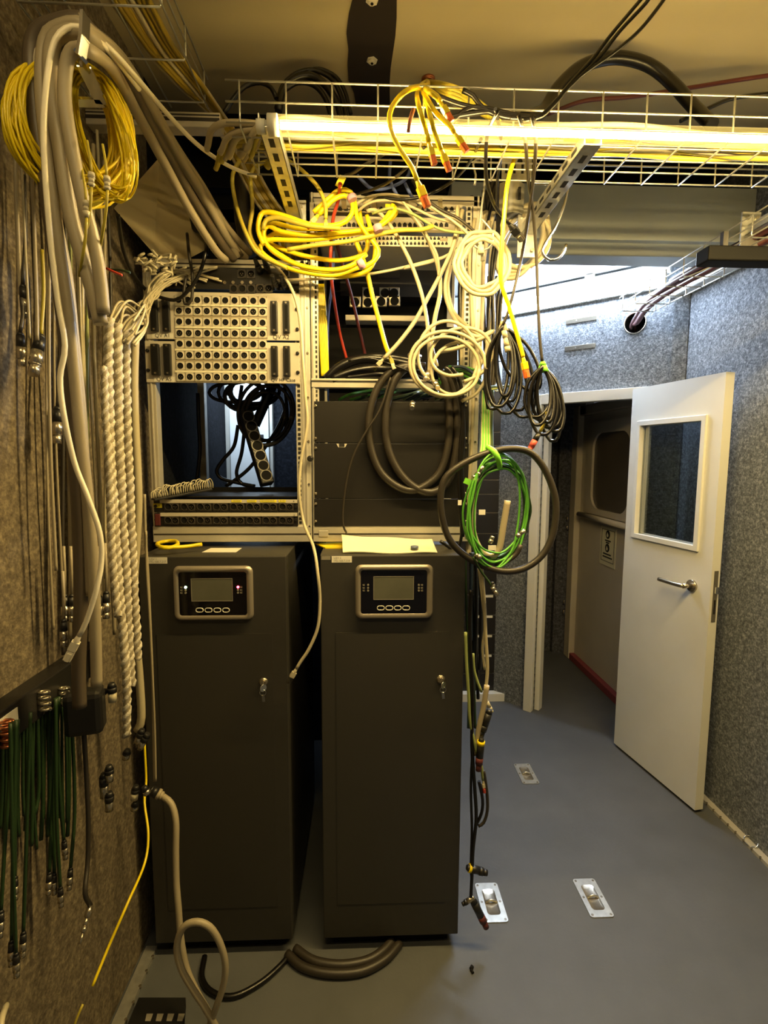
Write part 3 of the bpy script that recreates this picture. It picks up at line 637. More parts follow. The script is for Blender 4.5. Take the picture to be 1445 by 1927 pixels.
for x0,x1 in ((436,455),(465.5,483),(490,520.5),(524.5,538)):
    p0=Q(x0,940.3); p1=Q(x1,945); s=build('yellow_tape',MB().box(p0.x,p1.x,YPn-.0042,YPn-.003,p1.z,p0.z),'ylab',t)
    k=MB()
    for j in range(int((x1-x0)/3)): k.box(p0.x+.004+j*.0042,p0.x+.0065+j*.0042,YPn-.0046,YPn-.0042,p1.z+.003,p0.z-.002)
    build('print_line',k,'gink',s)
k=Q(553,943.5); text('lettering','R',.007,k+V((0,-.0035,0)),'ink',t)
t=audio_unit('lower of two thin black audio units, with dark red switch',290,561,966,990,pr(979),strip=1)
p0=Q(292,967); p1=Q(303,989); build('rocker_switch',MB().box(p0.x,p1.x,YPn-.006,YPn,p1.z,p0.z),'c_mar',t,.002)
text('lettering','R',.007,Q(554,969.5)+V((0,-.0035,0)),'ink',t)
# ---- cable comb shelf above the units
t=thing('shelf_tray','flat black shelf plate inside the left rack behind the comb','shelf',(-.43,1.8,1.42))
zs=R(420,939).z+.003; build('plate',MB().box(xa+.03,xb-.04,YR+.02,YR+.26,zs,zs+.004),'black',t)
build('rear_lip',MB().box(xa+.03,xb-.04,YR+.255,YR+.26,zs,zs+.02),'blackm',t)
t=thing('cable_comb','tilted black comb bracket with a fringe of white wires','bracket',tuple(YP(320,940,1.6)))
a=YP(288,940,1.62); b=YP(395,920,1.72); build('bar',MB().obox((a+b)/2,b-a,(0,0,1),.006,.05,(b-a).length),'black',t,.001)
random.seed(3)
for i in range(26):
    f=i/26; p=a+(b-a)*f+V((0,0,.004)); hh=.02+random.uniform(-.005,.008)
    P=[p+V((0,-.012,0)),p+V((random.uniform(-.004,.004),-.012,hh)),p+V((.008,.0,hh*1.3)),p+V((.012,.014,hh*.7)),p+V((.012,.014,0))]
    build('wire_loop',MB().tube(spline(P,step=.006),.0017,5),'c_white',t)
# ---- right rack gear
def port_row(t,x0,x1,n,y,w,h):
    first=None
    for i in range(n):
        q=Q(x0+(x1-x0)*i/(n-1),y)
        if first is None:
            first=build('port',MB().add([(q.x-w/2,YPn-.0008,q.z-h/2),(q.x+w/2,YPn-.0008,q.z-h/2),(q.x+w/2,YPn-.0008,q.z+h/2),(q.x+w/4,YPn-.0008,q.z+h/2),(q.x+w/4,YPn-.0008,q.z+h/2+.003),(q.x-w/4,YPn-.0008,q.z+h/2+.003),(q.x-w/4,YPn-.0008,q.z+h/2),(q.x-w/2,YPn-.0008,q.z+h/2)],[tuple(range(8))]),'ink',t); q0=q
        else: cp(first,t,q-q0)
def net_unit(name,label,cat,yt,yb,portrows,mt='alup'):
    a=Q(592,yt); b=Q(870,yb); t=thing(name,label,cat,((a.x+b.x)/2,YPn,b.z),'network panels at the top of the right rack')
    build('housing',MB().box(a.x+.02,b.x-.02,YPn+.004,YPn+.2,b.z+.001,a.z-.001),'alu',t)
    build('face_plate',MB().box(a.x,b.x,YPn,YPn+.004,b.z,a.z),mt,t,.001)
    for pr_ in portrows: port_row(t,*pr_)
    return t
t=net_unit('patch_bay','topmost patch panel of the right rack with dark lower edge','patch bay',378,404,[(640,850,20,394,.0115,.009)])
p0=Q(592,398); p1=Q(868,404); build('cable_bar',MB().box(p0.x,p1.x,YPn-.02,YPn-.014,p1.z,p0.z),'black',t)
t=net_unit('network_switch','middle network switch row with a single row of ports','network switch',405,436,[(640,700,8,424,.0115,.010),(742,840,11,424,.0115,.010)])
build('grey_strip',MB().box(Q(594,434).x,Q(868,434).x,YPn-.0015,YPn,Q(700,436).z,Q(700,431).z),'c_grey',t)
t=net_unit('patch_bay','densest patch panel of two port rows under the switch','patch bay',440,466,[(618,840,31,449.5,.0078,.0062),(618,840,31,459,.0078,.0062)])
build('serial_socket',MB().box(Q(828,446).x,Q(842,446).x,YPn-.004,YPn,Q(700,451).z,Q(700,446).z),'nickel',t)
# blank panels
def blank(label,yt,yb,extra=None):
    a=Q(591,yt); b=Q(880,yb); t=thing('blank_panel',label,'blank panel',((a.x+b.x)/2,YPn,b.z),'black blank panels of the right rack')
    build('face_plate',MB().box(a.x,b.x,YPn,YPn+.003,b.z,a.z),'black',t,.0006)
    for x in (594,876):
        for y in (yt+9,yb-9): build('screw',MB().rings(Q(x,y),(0,-1,0),[(0,.005),(.003,.005),(.005,.002)],10),'nickel',t)
    return t
blank('top black blank panel under the green wires',755,834); 
t=blank('widest black blank panel with a small notch at its top edge',834.2,938)
p0=Q(633,835); p1=Q(653,842); build('notch',MB().prism([(p0.x,p0.z),(p1.x,p0.z),(p1.x-.006,p1.z),(p0.x+.006,p1.z)],'y',YPn-.001,YPn),'alup',t)
build('latch',MB().box(p0.x+.008,p1.x-.008,YPn-.002,YPn,p1.z+.002,p0.z+.002),'ink',t)
blank('lowest black blank panel above the bottom rail',939,990)
p=R(609,1004); build('corner_bracket',MB().box(p.x-.015,p.x+.015,YR-.006,YR-.0035,p.z-.010,p.z+.010),'alu',rkR,.001)
# device deep inside the right rack
t=thing('rack_device','dark device deep inside the right rack with silver shelf edge','device',(.08,2.0,1.75))
a=YP(650,590,1.95); b=YP(806,606,1.95); build('shelf_edge',MB().box(a.x,b.x,1.95,2.10,b.z,b.z+.004).box(a.x,b.x,1.95,1.955,b.z,a.z-.004),'alup',t,.001)
a=YP(600,612,2.0); b=YP(860,700,2.0); build('lower_case',MB().box(a.x,b.x,2.0,2.1,b.z,a.z),'blackm',t)
a=YP(640,470,2.05); b=YP(850,560,2.05); build('upper_case',MB().box(a.x,b.x,2.05,2.12,b.z,a.z),'black',t)
a=YP(712,489,2.049); b=YP(752,524,2.049); build('label',MB().box(a.x,b.x,2.046,2.05,b.z,a.z),'c_dgrey',t)
for x,y in ((692,552),(724,552),(741,552),(668,569),(692,570),(717,568),(742,567)):
    p=YP(x,y,2.0); s=build('socket',MB().box(p.x-.022,p.x+.022,1.99,2.0,p.z-.02,p.z+.02),'nickel',t,.003); build('socket_hole',MB().cyl(p+V((0,-.0105,-.002)),p+V((0,-.014,-.002)),.016,n=14),'blackm',s)
# ================================================================ UPS CABINETS
YU=1.476
def U(x,y): return YP(x,y,YU)
def ups(label,x0,x1,yt,bz,inn,scr,btn,ledL,ledR,lit,lock,stk,lines):
    a=U(x0,yt); b=U(x1,yt); ztp=a.z; t=thing('ups_cabinet',label,'ups cabinet',((a.x+b.x)/2,YU+.3,0),'dark grey ups cabinets')
    build('body',MB().box(a.x,b.x,YU+.018,YU+.72,.045,ztp),'ups',t,.002)
    build('plinth',MB().box(a.x+.03,b.x-.03,YU+.03,YU+.70,0,.046),'blackm',t)
    zt2=ztp-.012; d=build('front_door',MB().box(a.x+.001,b.x-.001,YU,YU+.017,.045,ztp),'ups',t,.003)
    zp1=U(700,1190).z
    build('perforated_panel',MB().box(a.x+.045,b.x-.045,YU-.0012,YU,.16,zp1),'upsd',d)
    # bezel ring
    def rr(x0,y0,x1,y1,r,k=5):
        p=U(x0,y0); q=U(x1,y1); o=[]
        for cx,cz,an in ((q.x-r,p.z-r,0),(p.x+r,p.z-r,90),(p.x+r,q.z+r,180),(q.x-r,q.z+r,270)):
            for i in range(k+1):
                tt=math.radians(an+90*i/k); o.append((cx+r*math.cos(tt),cz+r*math.sin(tt)))
        return o
    O=rr(*bz,.018); I2=rr(bz[0]+4,bz[1]+4,bz[2]-4,bz[3]-4,.016); I=rr(*inn,.007); n=len(O)
    mb=MB().add([(x,YU,z) for x,z in O]+[(x,YU-.014,z) for x,z in I2]+[(x,YU-.006,z) for x,z in I],
       [(i,(i+1)%n,n+(i+1)%n,n+i) for i in range(n)]+[(n+i,n+(i+1)%n,2*n+(i+1)%n,2*n+i) for i in range(n)],True)
    bzl=build('display_bezel',mb,'bezel',t)
    pn=build('display_panel',MB().prism(I,'y',YU-.007,YU-.002),'gloss',t)
    p=U(scr[0],scr[1]); q=U(scr[2],scr[3]); yq=YU-.0075
    build('screen',MB().box(p.x,q.x,yq,yq+.002,q.z,p.z),'screen',pn)
    w=.0015; build('screen_border',MB().box(p.x-w,q.x+w,yq-.0006,yq,p.z,p.z+w).box(p.x-w,q.x+w,yq-.0006,yq,q.z-w,q.z).box(p.x-w,p.x,yq-.0006,yq,q.z,p.z).box(q.x,q.x+w,yq-.0006,yq,q.z,p.z),'ledoff',pn)
    for bx0,by0,bx1,by1 in btn:
        p=U(bx0,by0); q=U(bx1,by1); r=(p.z-q.z)/2; c0=V((p.x+r,yq,(p.z+q.z)/2)); c1=V((q.x-r,yq,c0.z)); P=[]
        for i in range(7): tt=math.pi/2+math.pi*i/6; P.append(c0+V((r*math.cos(tt),0,r*math.sin(tt))))
        for i in range(7): tt=-math.pi/2+math.pi*i/6; P.append(c1+V((r*math.cos(tt),0,r*math.sin(tt))))
        build('button',MB().tube(P,.0012,6,True),'sticker',pn)
    for k,(L,off) in enumerate(((ledL,-8),(ledR,6))):
        for j,y in enumerate((0,5.5,10.5)):
            p=U(L[0],L[1]+y); on=lit and j==0
            build('indicator',MB().cyl(V((p.x,yq+.001,p.z)),V((p.x,yq-.001,p.z)),.0034 if on else .003,n=12),('gled' if k==0 else 'rled') if on else 'ledoff',pn)
            ic=MB(); qx=U(L[0]+off,L[1]+y); x,z=qx.x,qx.z; ic.box(x-.003,x+.003,yq,yq+.001,z-.0022,z-.001).box(x-.003,x-.0012,yq,yq+.001,z-.001,z+.0022).box(x+.0005,x+.0028,yq,yq+.001,z+.0006,z+.0022)
            build('symbol',ic,'gink',pn)
    p=U(*lock); lc=build('lock',MB().rings(p,(0,-1,0),[(0,.013),(.003,.013),(.004,.008),(.010,.008)],16),'nickel',t)
    build('key',MB().obox(p+V((.001,-.018,-.002)),(0,-1,-.1),(.3,0,1),.007,.002,.018).cyl(p+V((.003,-.028,-.006)),p+V((.005,-.030,-.006)),.011,n=14).tube([p+V((.003+.009*math.cos(i*.52),-.029,-.02+.009*math.sin(i*.52))) for i in range(12)],.001,5,True).obox(p+V((.004,-.028,-.036)),(.1,0,-1),(0,1,0),.002,.008,.024),'chrome',lc)
    p=U(stk[0],stk[1]); q=U(stk[2],stk[3]); s=build('sticker',MB().box(p.x,q.x,YU-.0008,YU,q.z,p.z),'sticker',t)
    text('lettering',lines[0],.0085,(p.x+.006,YU-.0014,p.z-.0055),'gink',s,align='LEFT'); text('lettering',lines[1],.0085,(p.x+.005,YU-.0014,q.z+.0055),'gink',s,align='LEFT')
    return t
u1=ups('left dark grey ups cabinet with a red warning light lit',258,539,1047.5,(325,1065,478,1166),(337,1076,466,1156),(361.5,1088.5,438.5,1129),
   [(370,1143,384,1150.5),(387,1143,400.5,1150.5),(403.5,1143,417,1150.5),(420,1143,433,1150.5)],(351,1104),(449,1103.5),True,(496,1283),(277,1048.8,315,1060.5),('USV 1','192.168.7.217'))
u2=ups('right dark grey ups cabinet with papers on top, its lights off',601.5,877,1045.5,(668.5,1062.5,814,1163),(679,1072.5,802,1152.5),(703.5,1084.5,777,1126),
   [(709.5,1139,723,1146.5),(725.5,1139,739,1146.5),(741.5,1139,754.5,1146.5),(757,1139,770.5,1146.5)],(692.5,1099.5),(787.5,1099.5),False,(829,1278),(624,1046.5,662,1058.5),('USV 2','192.168.7.218'))
p=U(604.5,1046.8); q=U(622,1053.5); build('asset_tag',MB().box(p.x,q.x,YU-.0008,YU,q.z,p.z),'ledoff',u2)
zu=U(400,1047.5).z; zu2=U(740,1045.5).z
def flat(name,label,cat,pts,z,h,mt,bev=0):
    c=[ZP(x,y,z) for x,y in pts]; n=len(c)
    o=build(name,MB().add([q+V((0,0,.0005)) for q in c]+[q+V((0,0,h)) for q in c],[tuple(range(n))[::-1],tuple(range(n,2*n))]+[(i,(i+1)%n,n+(i+1)%n,n+i) for i in range(n)]),mt,None,bev); o['label']=label; o['category']=cat; return o
t=flat('paper_slip','small white paper slip lying on the left ups cabinet','paper',[(380,1040),(444,1040),(455,1032),(397,1032)],zu,.0015,'sticker')
# papers on the right cabinet: a curled sheet over a yellow pad
t=flat('yellow_pad','yellow pad under the papers on the right ups cabinet','pad',[(592,1024),(612,1033),(690,1033),(690,1022.5)],zu2,.004,'c_yel')
y0=1.50; a=YP(645,1036,y0); b=YP(823,1035,y0); n=14; vs_=[]
for j,(yy,lift) in enumerate(((y0,.004),(y0+.045,.012),(y0+.09,.02),(y0+.125,.026))):
    for i in range(n+1):
        f=i/n; z=zu2+lift+ (.014*(1-f)**2*(1 if j>0 else .2)) + .002*math.sin(f*9+j)
        vs_.append(V((a.x+(b.x-a.x)*f-.003*j*(1-f),yy,z)))
m_=MB().add(vs_,[(j*(n+1)+i,j*(n+1)+i+1,(j+1)*(n+1)+i+1,(j+1)*(n+1)+i) for j in range(3) for i in range(n)],True)
m_.add([q+V((0,0,-.002)) for q in vs_],[(j*(n+1)+i,(j+1)*(n+1)+i,(j+1)*(n+1)+i+1,j*(n+1)+i+1) for j in range(3) for i in range(n)],True)
t=build('paper_sheet',m_,'paper'); t['label']='curled cream paper sheets on the right ups cabinet'; t['category']='paper'
c=YP(780,1028,1.52); c.z=zu2+.0145; t=build('cap',MB().rings(c,(0,0,1),[(0,.012),(.005,.012),(.0065,.010)],18),'bluecap'); t['label']='small blue grey cap on the paper sheets'; t['category']='cap'
# ================================================================ FAR RACK BEHIND
YF=3.17; xr_=.862
t=thing('equipment_rack','far black rack column beside the grey felt, behind the green coil','rack',(.6,YF,0))
def FZ(y): return YP(920,y,YF).z
build('side_post',MB().box(xr_-.02,xr_,YF-.002,YF+.03,.05,2.38),'black',t); build('cabinet_shell',MB().box(.34,xr_-.001,YF+.03,YF+.22,.05,2.38),'blackm',t)
edges=[1310,1267,1231,1194,1157.5,1119,1048,1004,965,930,903,838,813,760,735,680,610,560]
for i in range(len(edges)-1):
    z0,z1=FZ(edges[i]),FZ(edges[i+1]); up_=edges[i+1]<720
    p=build('front_panel',MB().box(.36,xr_-.02,YF,YF+.02,z0+.0025,z1-.0025),'bulk' if up_ else 'black',t,.001)
    if not up_: build('gap_strip',MB().box(.36,xr_-.02,YF+.006,YF+.02,z1-.002,z1+.002),'nickel',p)
    if 1100<edges[i+1]<1260 and True:
        build('label_strip',MB().box(.70,xr_-.045,YF-.001,YF,z1-.018,z1-.003),'sticker',p)
    build('screw',MB().cyl((xr_-.012,YF-.002,z0+.02),(xr_-.012,YF-.007,z0+.02),.006,n=8).cyl((xr_-.012,YF-.002,z1-.02),(xr_-.012,YF-.007,z1-.02),.006,n=8),'nickel',p)
    if edges[i] in (760,735): build('knob',MB().cyl((xr_-.10,YF,z0+.03),(xr_-.10,YF-.02,z0+.03),.016,n=16),'blue',p)
build('base_strip',MB().box(.36,.95,YF-.05,YF+.03,0,.05),'white',t)
# bright cabinet door seen through the gap of the left rack
t=thing('white_cupboard','pale cupboard door seen through the empty slots of the left rack','cupboard',(-.58,2.66,.9))
a=YP(431,915,2.66); b=YP(512,728,2.66)
build('door_panel',MB().box(a.x+.012,b.x-.02,2.65,2.66,1.1,2.0),'white',t,.004); build('frame_post',MB().box(a.x-.02,a.x+.010,2.66,2.69,1.1,2.0).box(b.x-.016,b.x,2.65,2.69,1.1,2.0),'alu',t,.003)
build('handle',MB().box(b.x-.06,b.x-.045,2.64,2.65,YP(505,828,2.65).z,YP(505,818,2.65).z),'blackp',t)
bl=build('added_fill_light',MB().box(-.62,-.30,2.225,2.25,1.93,1.97),'black'); bl['label']='added cool fill lamp hidden behind the silver panels, lighting the pale cupboard door'; bl['category']='light'  # hidden cool lamp, added to brighten the cupboard door
build('diffuser',MB().add([(-.61,2.2505,1.935),(-.31,2.2505,1.935),(-.31,2.2505,1.965),(-.61,2.2505,1.965)],[(3,2,1,0)]),'dim',bl)
# power strip hanging in the left rack gap
a=YP(462,775,1.86); b=YP(503,912,1.80); t=thing('power_strip','black power strip hanging tilted in the gap of the left rack','power strip',tuple(b))
d=(b-a).normalized(); sd=V((1,.5,.3)); build('body',MB().obox((a+b)/2,d,sd,.044,.045,(b-a).length),'blackp',t,.004)
sdn=(sd-d*sd.dot(d)).normalized(); nn_=d.cross(sdn); nn_= nn_ if nn_.y<0 else -nn_
for k in range(7):
    c=a+(b-a)*(.1+.8*k/6)+nn_*.0225
    s=build('outlet',MB().cyl(c,c+nn_*.002,.0205,n=18),'ledoff',t); build('outlet_well',MB().cyl(c+nn_*.002,c+nn_*.0028,.017,n=18),'blackm',s)
# ================================================================ CABLES
random.seed(11)
rnd=random.uniform
C='cable'
# ---- grey bundle over the wall hook
G='thick grey cables over the wall hook'
cab('cable','pale grey cable topmost over the wall hook, running down to a white plug',C,'c_pale',4.8,[(262,168,1.10),(215,108,1.02),(170,62,.945),(135,50,.93),(104,75,.92),(88,150,.91),(82,260,.91),(92,420,.91),(108,560,.92),(122,650,.92),(113,710,.92),(120,780,.92),(140,870,.93),(165,935,.93),(187,1000,.93),(191,1055,.93),(181,1110,.92),(162,1170,.92),(149,1196,.92)],group=G,ends=[('rj',1,'c_pale','c_pale',1.15)])
cab('cable','thin pale cable crossing from the wall hook to the upper rack area',C,'c_pale',4,[(135,52,.96),(165,60,.97),(210,95,1.0),(260,150,1.08),(320,220,1.2),(375,275,1.3),(430,312,1.4),(482,333,1.45)],group=G)
TH=[ # down leg, right slope
 ('c_mgrey',10,[(122,82),(112,112),(110,180),(120,270),(140,380),(158,470),(172,540),(180,600)],[(176,82),(225,120),(275,220),(320,300),(370,385),(415,455),(440,488)],'darkest thick grey cable over the wall hook, ending in the braids'),
 ('c_grey',10.5,[(112,66),(96,96),(97,180),(112,270),(132,400),(160,500),(178,560),(190,610)],[(172,70),(235,125),(290,215),(340,300),(392,385),(432,455),(462,486)],'thick grey cable over the wall hook, widest and lowest on the right slope'),
 ('c_grey',9.5,[(134,98),(124,128),(122,190),(134,270),(152,360),(175,450),(188,520),(195,590)],[(168,95),(215,135),(262,220),(312,312),(360,400),(405,470),(425,490)],'thick grey cable innermost on the wall hook'),
 ('c_mgrey',11.5,[(105,44),(70,62),(58,110),(66,210),(84,330),(104,470),(120,600),(132,720),(142,860),(150,1000),(152,1130),(148,1260),(150,1330)],[(170,60),(215,98),(272,180),(318,262),(372,352),(418,432),(452,480)],'thick dark cable at the outer left of the wall hook, hanging to the floor strip'),
 ('c_grey',9,[(112,50),(84,78),(78,180),(94,330),(110,460),(128,580),(140,700),(152,820),(166,950),(176,1080),(180,1200),(182,1290)],[(172,60),(228,108),(284,195),(330,275),(380,350),(425,425),(470,478)],'smooth grey cable over the wall hook hanging beside the pale one'),
 ('c_grey',9,[(118,40),(88,44),(66,70),(72,170),(88,290),(102,400),(125,520),(138,640),(150,760),(158,880),(166,1010),(172,1120)],[(168,54),(222,104),(278,190),(326,272),(376,350),(420,430),(446,484)],'thick grey cable arching highest over the wall hook')]
for k,(m_,r,dn_,rt_,lb) in enumerate(TH):
    yy=[.955,.94,.93,.965,.945,.965][k]
    P=[(x,y,1.68-(1.68-yy)*(1-i/(len(rt_)-1))) for i,(x,y) in enumerate(rt_)][::-1]
    P=[(x,y,yy+(1.68-yy)*max(0,(x-165)/300)) for x,y in reversed(rt_)]+[(x,y,yy+.002*i) for i,(x,y) in enumerate([(148,dn_[0][1]-6)]+dn_)]
    cab('cable',lb,C,m_,r,P,group=G,n=12)
# ---- yellow coil on the hook
random.seed(5)
t=thing('cable_coil','big coil of thin yellow fibre cables hanging from the wall hook at left','cable coil',YP(130,380,.95))
mb=MB()
for k in range(44):
    cxx=128+rnd(-7,7); rx=rnd(84,122); ry=rnd(108,140); top=rnd(100,122); Y0=rnd(1.005,1.045); P=[]; ti=rnd(30,62)
    for i in range(20):
        t_=2*math.pi*i/20+math.pi/2; c_,s_=math.cos(t_),math.sin(t_); x=cxx+rx*c_-10*s_; y=top+ry-ry*s_+ti*c_*(.5-.5*s_*.3)
        P.append((x+rnd(-2,2),y+rnd(-2,2),Y0+.075*c_))
    mb.tube(spline(px(P),True,.02),rnd(2.2,2.8)*.97/F,6,True)
for k in range(16):
    cxx=186+rnd(-14,16); rx=rnd(34,62); ry=rnd(95,128); P=[]
    for i in range(16):
        t_=2*math.pi*i/16+math.pi/2; c_,s_=math.cos(t_),math.sin(t_); P.append((cxx+rx*c_-26*s_,252+rnd(-2,2)-ry*s_+14*c_,1.03+.03*rnd(0,1)))
    mb.tube(spline(px(P),True,.02),rnd(2.0,2.6)*.97/F,6,True)
build('loops',mb,'c_yel',t)
for (x,y,x2,y2) in ((172,325,172,352),(201,332,202,358),(162,378,163,410)):
    a=YP(x,y,.92); b=YP(x2,y2,.92); c=build('connector',MB().rings(a,b-a,[(0,.005),(.008,.006),(.009,.0045),(.016,.0045),(.017,.006),((b-a).length,.003)],10),'c_white',t)
    build('tail',MB().tube(spline(px([(x,y,.92),(x-2,y-25,.925),(x-8,y-60,.94)])),.0022,6),'c_ylo',c)
    build('lead',MB().tube(spline(px([(x2,y2,.92),(x2-2,y2+35,.92),(x2-8,y2+75,.93),(x2-14,y2+110,.95)])),.0024,6),'c_ylo',c)
# ---- thin cables down the left wall
random.seed(21); G='thin cables hanging down the left wall'
XS=[34,46,58,63,81,88,98,104,112,124,131,137,142,149,154,158,163,168,174,186,192,198]
for i,x in enumerate(XS):
    X0=-.675+rnd(0,.05); lowy=rnd(1050,1320) if x>80 else rnd(560,640)
    if i in (0,2): lowy=555 if i==0 else 640
    P=[]; y=rnd(230,330); w0=rnd(0,6)
    while y<lowy:
        P.append(XP(x+5*math.sin(y/170+w0)+ (y-300)*.022,y,X0)); y+=110
    P.append(XP(x+5*math.sin(lowy/170+w0)+(lowy-300)*.022,lowy,X0))
    o=cab('cable','one of the thin pale and grey cables hanging straight down the brown left wall',C,random.choice(['c_beige','c_grey','c_grey','c_dgrey','c_dgrey','c_gy']),rnd(2.0,3.6),None,group=G,world=P)
# xlr plugs hanging on the left wall
G='silver barrel plugs hanging at the left wall'
for x,y,x2,y2,top,X0,lb in ((43,535,50,600,330,-.66,'highest silver barrel plug on the left wall, left of the yellow lead'),(38,625,42,690,560,-.66,'silver barrel plug at the far left below the highest one'),(77,630,62,705,470,-.64,'silver barrel plug on a yellow lead at the left wall'),(108,765,107,835,500,-.64,'lone silver barrel plug half way down the left wall')):
    p=XP(x,y,X0); q=XP(x2,y2,X0); L=(q-p).length
    o=build('audio_plug',MB().tube(spline([XP(x+2,top,X0),XP(x+5,(top+y)/2,X0),p]),.0035,7),'c_ylo' if 'yellow lead at' in lb else 'c_dgrey'); o['label']=lb; o['category']='plug'; o['group']=G
    xlr(o,p,q-p,L/.074)
G='black and silver plugs in a row on the left wall'
for i,(x,y) in enumerate(((122,1118),(135,1118),(166,1118),(186,1118),(200,1112),(120,1165))):
    X0=-.64+.012*i; p=XP(x,y,X0); q=XP(x,y+52,X0)
    o=build('audio_plug',MB().tube([XP(x-2,y-90,X0),XP(x,y-40,X0),p],.003,6),'c_grey'); o['label']='%s plug of the row of black and silver plugs behind the white plug'%['first','second','third','fourth','rightmost','lowest'][i]; o['category']='plug'; o['group']=G
    xlr(o,p,q-p,(q-p).length/.074)
# ---- braided white harness
random.seed(2)
G='white braided cable harnesses beside the left rack'
BR=[([(206,600),(204,680),(206,780),(209,880),(216,980),(222,1080),(230,1180),(238,1280),(238,1385)],8.5,1.22,'leftmost white braided harness beside the left rack'),
    ([(222,610),(223,700),(224,800),(228,900),(232,1000),(238,1080),(242,1180),(248,1290)],8,1.24,'second white braided harness from the left, beside the left rack'),
    ([(238,625),(238,700),(240,800),(244,900),(248,1000),(252,1090),(257,1180),(260,1240)],7.5,1.26,'third white braided harness, next to the smooth beige one'),
    ([(196,690),(198,780),(204,860),(208,950),(210,1020),(216,1100),(222,1160)],7,1.20,'short white braided harness nearest the wall')]
for P,r,Y0,lb in BR:
    S=spline(px(P,Y0),step=.004); L=0; mbs=[MB(),MB(),MB()]; n=len(S); ph=rnd(0,6)
    hel=[[],[],[]]
    for i,q in enumerate(S):
        if i: L+=(S[i]-S[i-1]).length
        T=(S[min(i+1,n-1)]-S[max(i-1,0)]).normalized(); a=V((1,0,0)); a=(a-T*a.dot(T)).normalized(); b=T.cross(a)
        for j in range(2):
            t_=ph+L*2*math.pi/.046+j*3.1416; hel[j].append(q+(a*math.cos(t_)+b*math.sin(t_))*(r*.56*Y0/F))
    t=thing('cable_harness',lb,'cable harness',tuple(S[-1]),G)
    build('core',MB().tube(S,r*.86*Y0/F,8),'c_grey',t)
    for j in range(2): build('strand',MB().tube(hel[j],[r*.55*Y0/F*(1+.12*math.sin(i*.9+j)) for i in range(n)],8),'braid',t)
cab('cable','smooth thick beige cable right of the braided harnesses',C,'c_beige',7.5,[(254,640),(252,720),(254,800),(258,880),(260,950),(256,1030),(252,1100),(254,1180),(262,1270),(266,1350),(258,1375)],1.30,n=12)
random.seed(4); G='fan of thin white wires at the top left of the rack'
for i in range(22):
    e=(rnd(330,420),rnd(498,545),1.63); s=(205+rnd(0,55),rnd(600,660),1.24)
    P=[s,(s[0]+rnd(10,30),s[1]-rnd(20,50),1.3),(262+rnd(-8,14),590+rnd(-25,20),1.42),(285+rnd(-8,12),550+rnd(-14,14),1.55),(318+rnd(-15,15),522+rnd(-14,14),1.62),e]
    cab('wire','one of the thin white wires fanning from the braided harnesses to the rack top','wire','c_white',1.9,P,group=G,n=5)
for i in range(16):
    x=rnd(255,335); y=rnd(478,505); P=[(x,y,1.5),(x+rnd(-14,14),y+rnd(-12,12),1.5),(x+rnd(-18,18),y+rnd(-8,14),1.52),(x+rnd(-14,20),y+rnd(-6,20),1.53)]
    cab('wire','one of the short curly white wire ends heaped above the left rack','wire','c_white',2.2,P,group='curly wire ends above the left rack',n=5)
cab('wire','short red stripped wire sticking out beside the grey bundle','wire','c_red',2.2,[(200,505),(215,512),(230,518)],1.15,n=6); cab('wire','short dark green stripped wire above the red one','wire','c_dgreen',2.2,[(206,508),(225,508),(245,513)],1.16,n=6)
# black loop in front of the silver panel and other leads there
cab('cable','black cable drooping in a deep U across the top of the silver panel',C,'c_black',3.2,[(222,405,1.3),(232,470),(250,515),(278,548,1.58),(310,562,1.6),(335,563),(360,540),(377,510),(388,470,1.6),(388,440,1.66)])
cab('cable','dark cable rising from the black top panel beside the U shaped droop',C,'c_dgrey',2.8,[(352,440,1.66),(356,480,1.6),(362,520,1.61),(360,565,1.615),(348,572),(346,550),(350,520,1.62)])
t=thing('cable_guide','black forked cable guide behind the top of the left rack','bracket',YP(330,470,1.8))
for a,b,w in (((338,398),(326,478),.014),((345,412),(390,440),.03),((390,432),(388,480),.012),((330,402),(352,425),.03)): build('bar',MB().obox((YP(*a,1.8)+YP(*b,1.8))/2,YP(*b,1.8)-YP(*a,1.8),(1,0,.2),w,.012,(YP(*b,1.8)-YP(*a,1.8)).length),'blackp',t,.002)
# pale duct sheet sloping behind the bundle
a=[YP(214,392,1.55),YP(300,296,1.72),YP(425,450,1.95),YP(345,492,1.70),YP(290,478,1.62)]
t=build('sloping_cover',MB().add(a+[q+V((0,.006,.004)) for q in a],[(0,1,2,3,4),(9,8,7,6,5),(0,5,6,1),(1,6,7,2),(2,7,8,3),(3,8,9,4),(4,9,5,0)]),'ceil'); t['label']='pale sloping cover sheet behind the grey cable bundle'; t['category']='cover'
# ---- amber fibre cables in the upper left tray
random.seed(9); G='amber fibre cables in the overhead left tray'
for i in range(14):
    f=i/13; o_=rnd(-5,5); zt=2.46+rnd(0,.03)
    P=[ZP(165+f*85+o_,-60,zt),ZP(222+f*68+o_,20,zt),ZP(275+f*55+o_,95,zt),ZP(335+f*45+o_,160,zt)]
    P+= [YP(392+f*28+o_,212+f*8,1.56),YP(425+f*30+o_,270,1.58),YP(470+f*33+o_,360,1.66),YP(515+f*36+o_,430,1.72),YP(540+f*35,500,1.78)]
    cab('fibre_cable','one of the amber fibre cables running through the overhead left tray down behind the racks',C,'c_fib' if i%4 else 'c_beige',rnd(3,5),None,group=G,world=P)
cab('cable','bundle of dark cable rising behind the amber fibres at left',C,'c_dgrey',14,[(470,480,1.75),(455,400),(458,330),(485,300),(520,285),(560,270)],1.7,n=12)
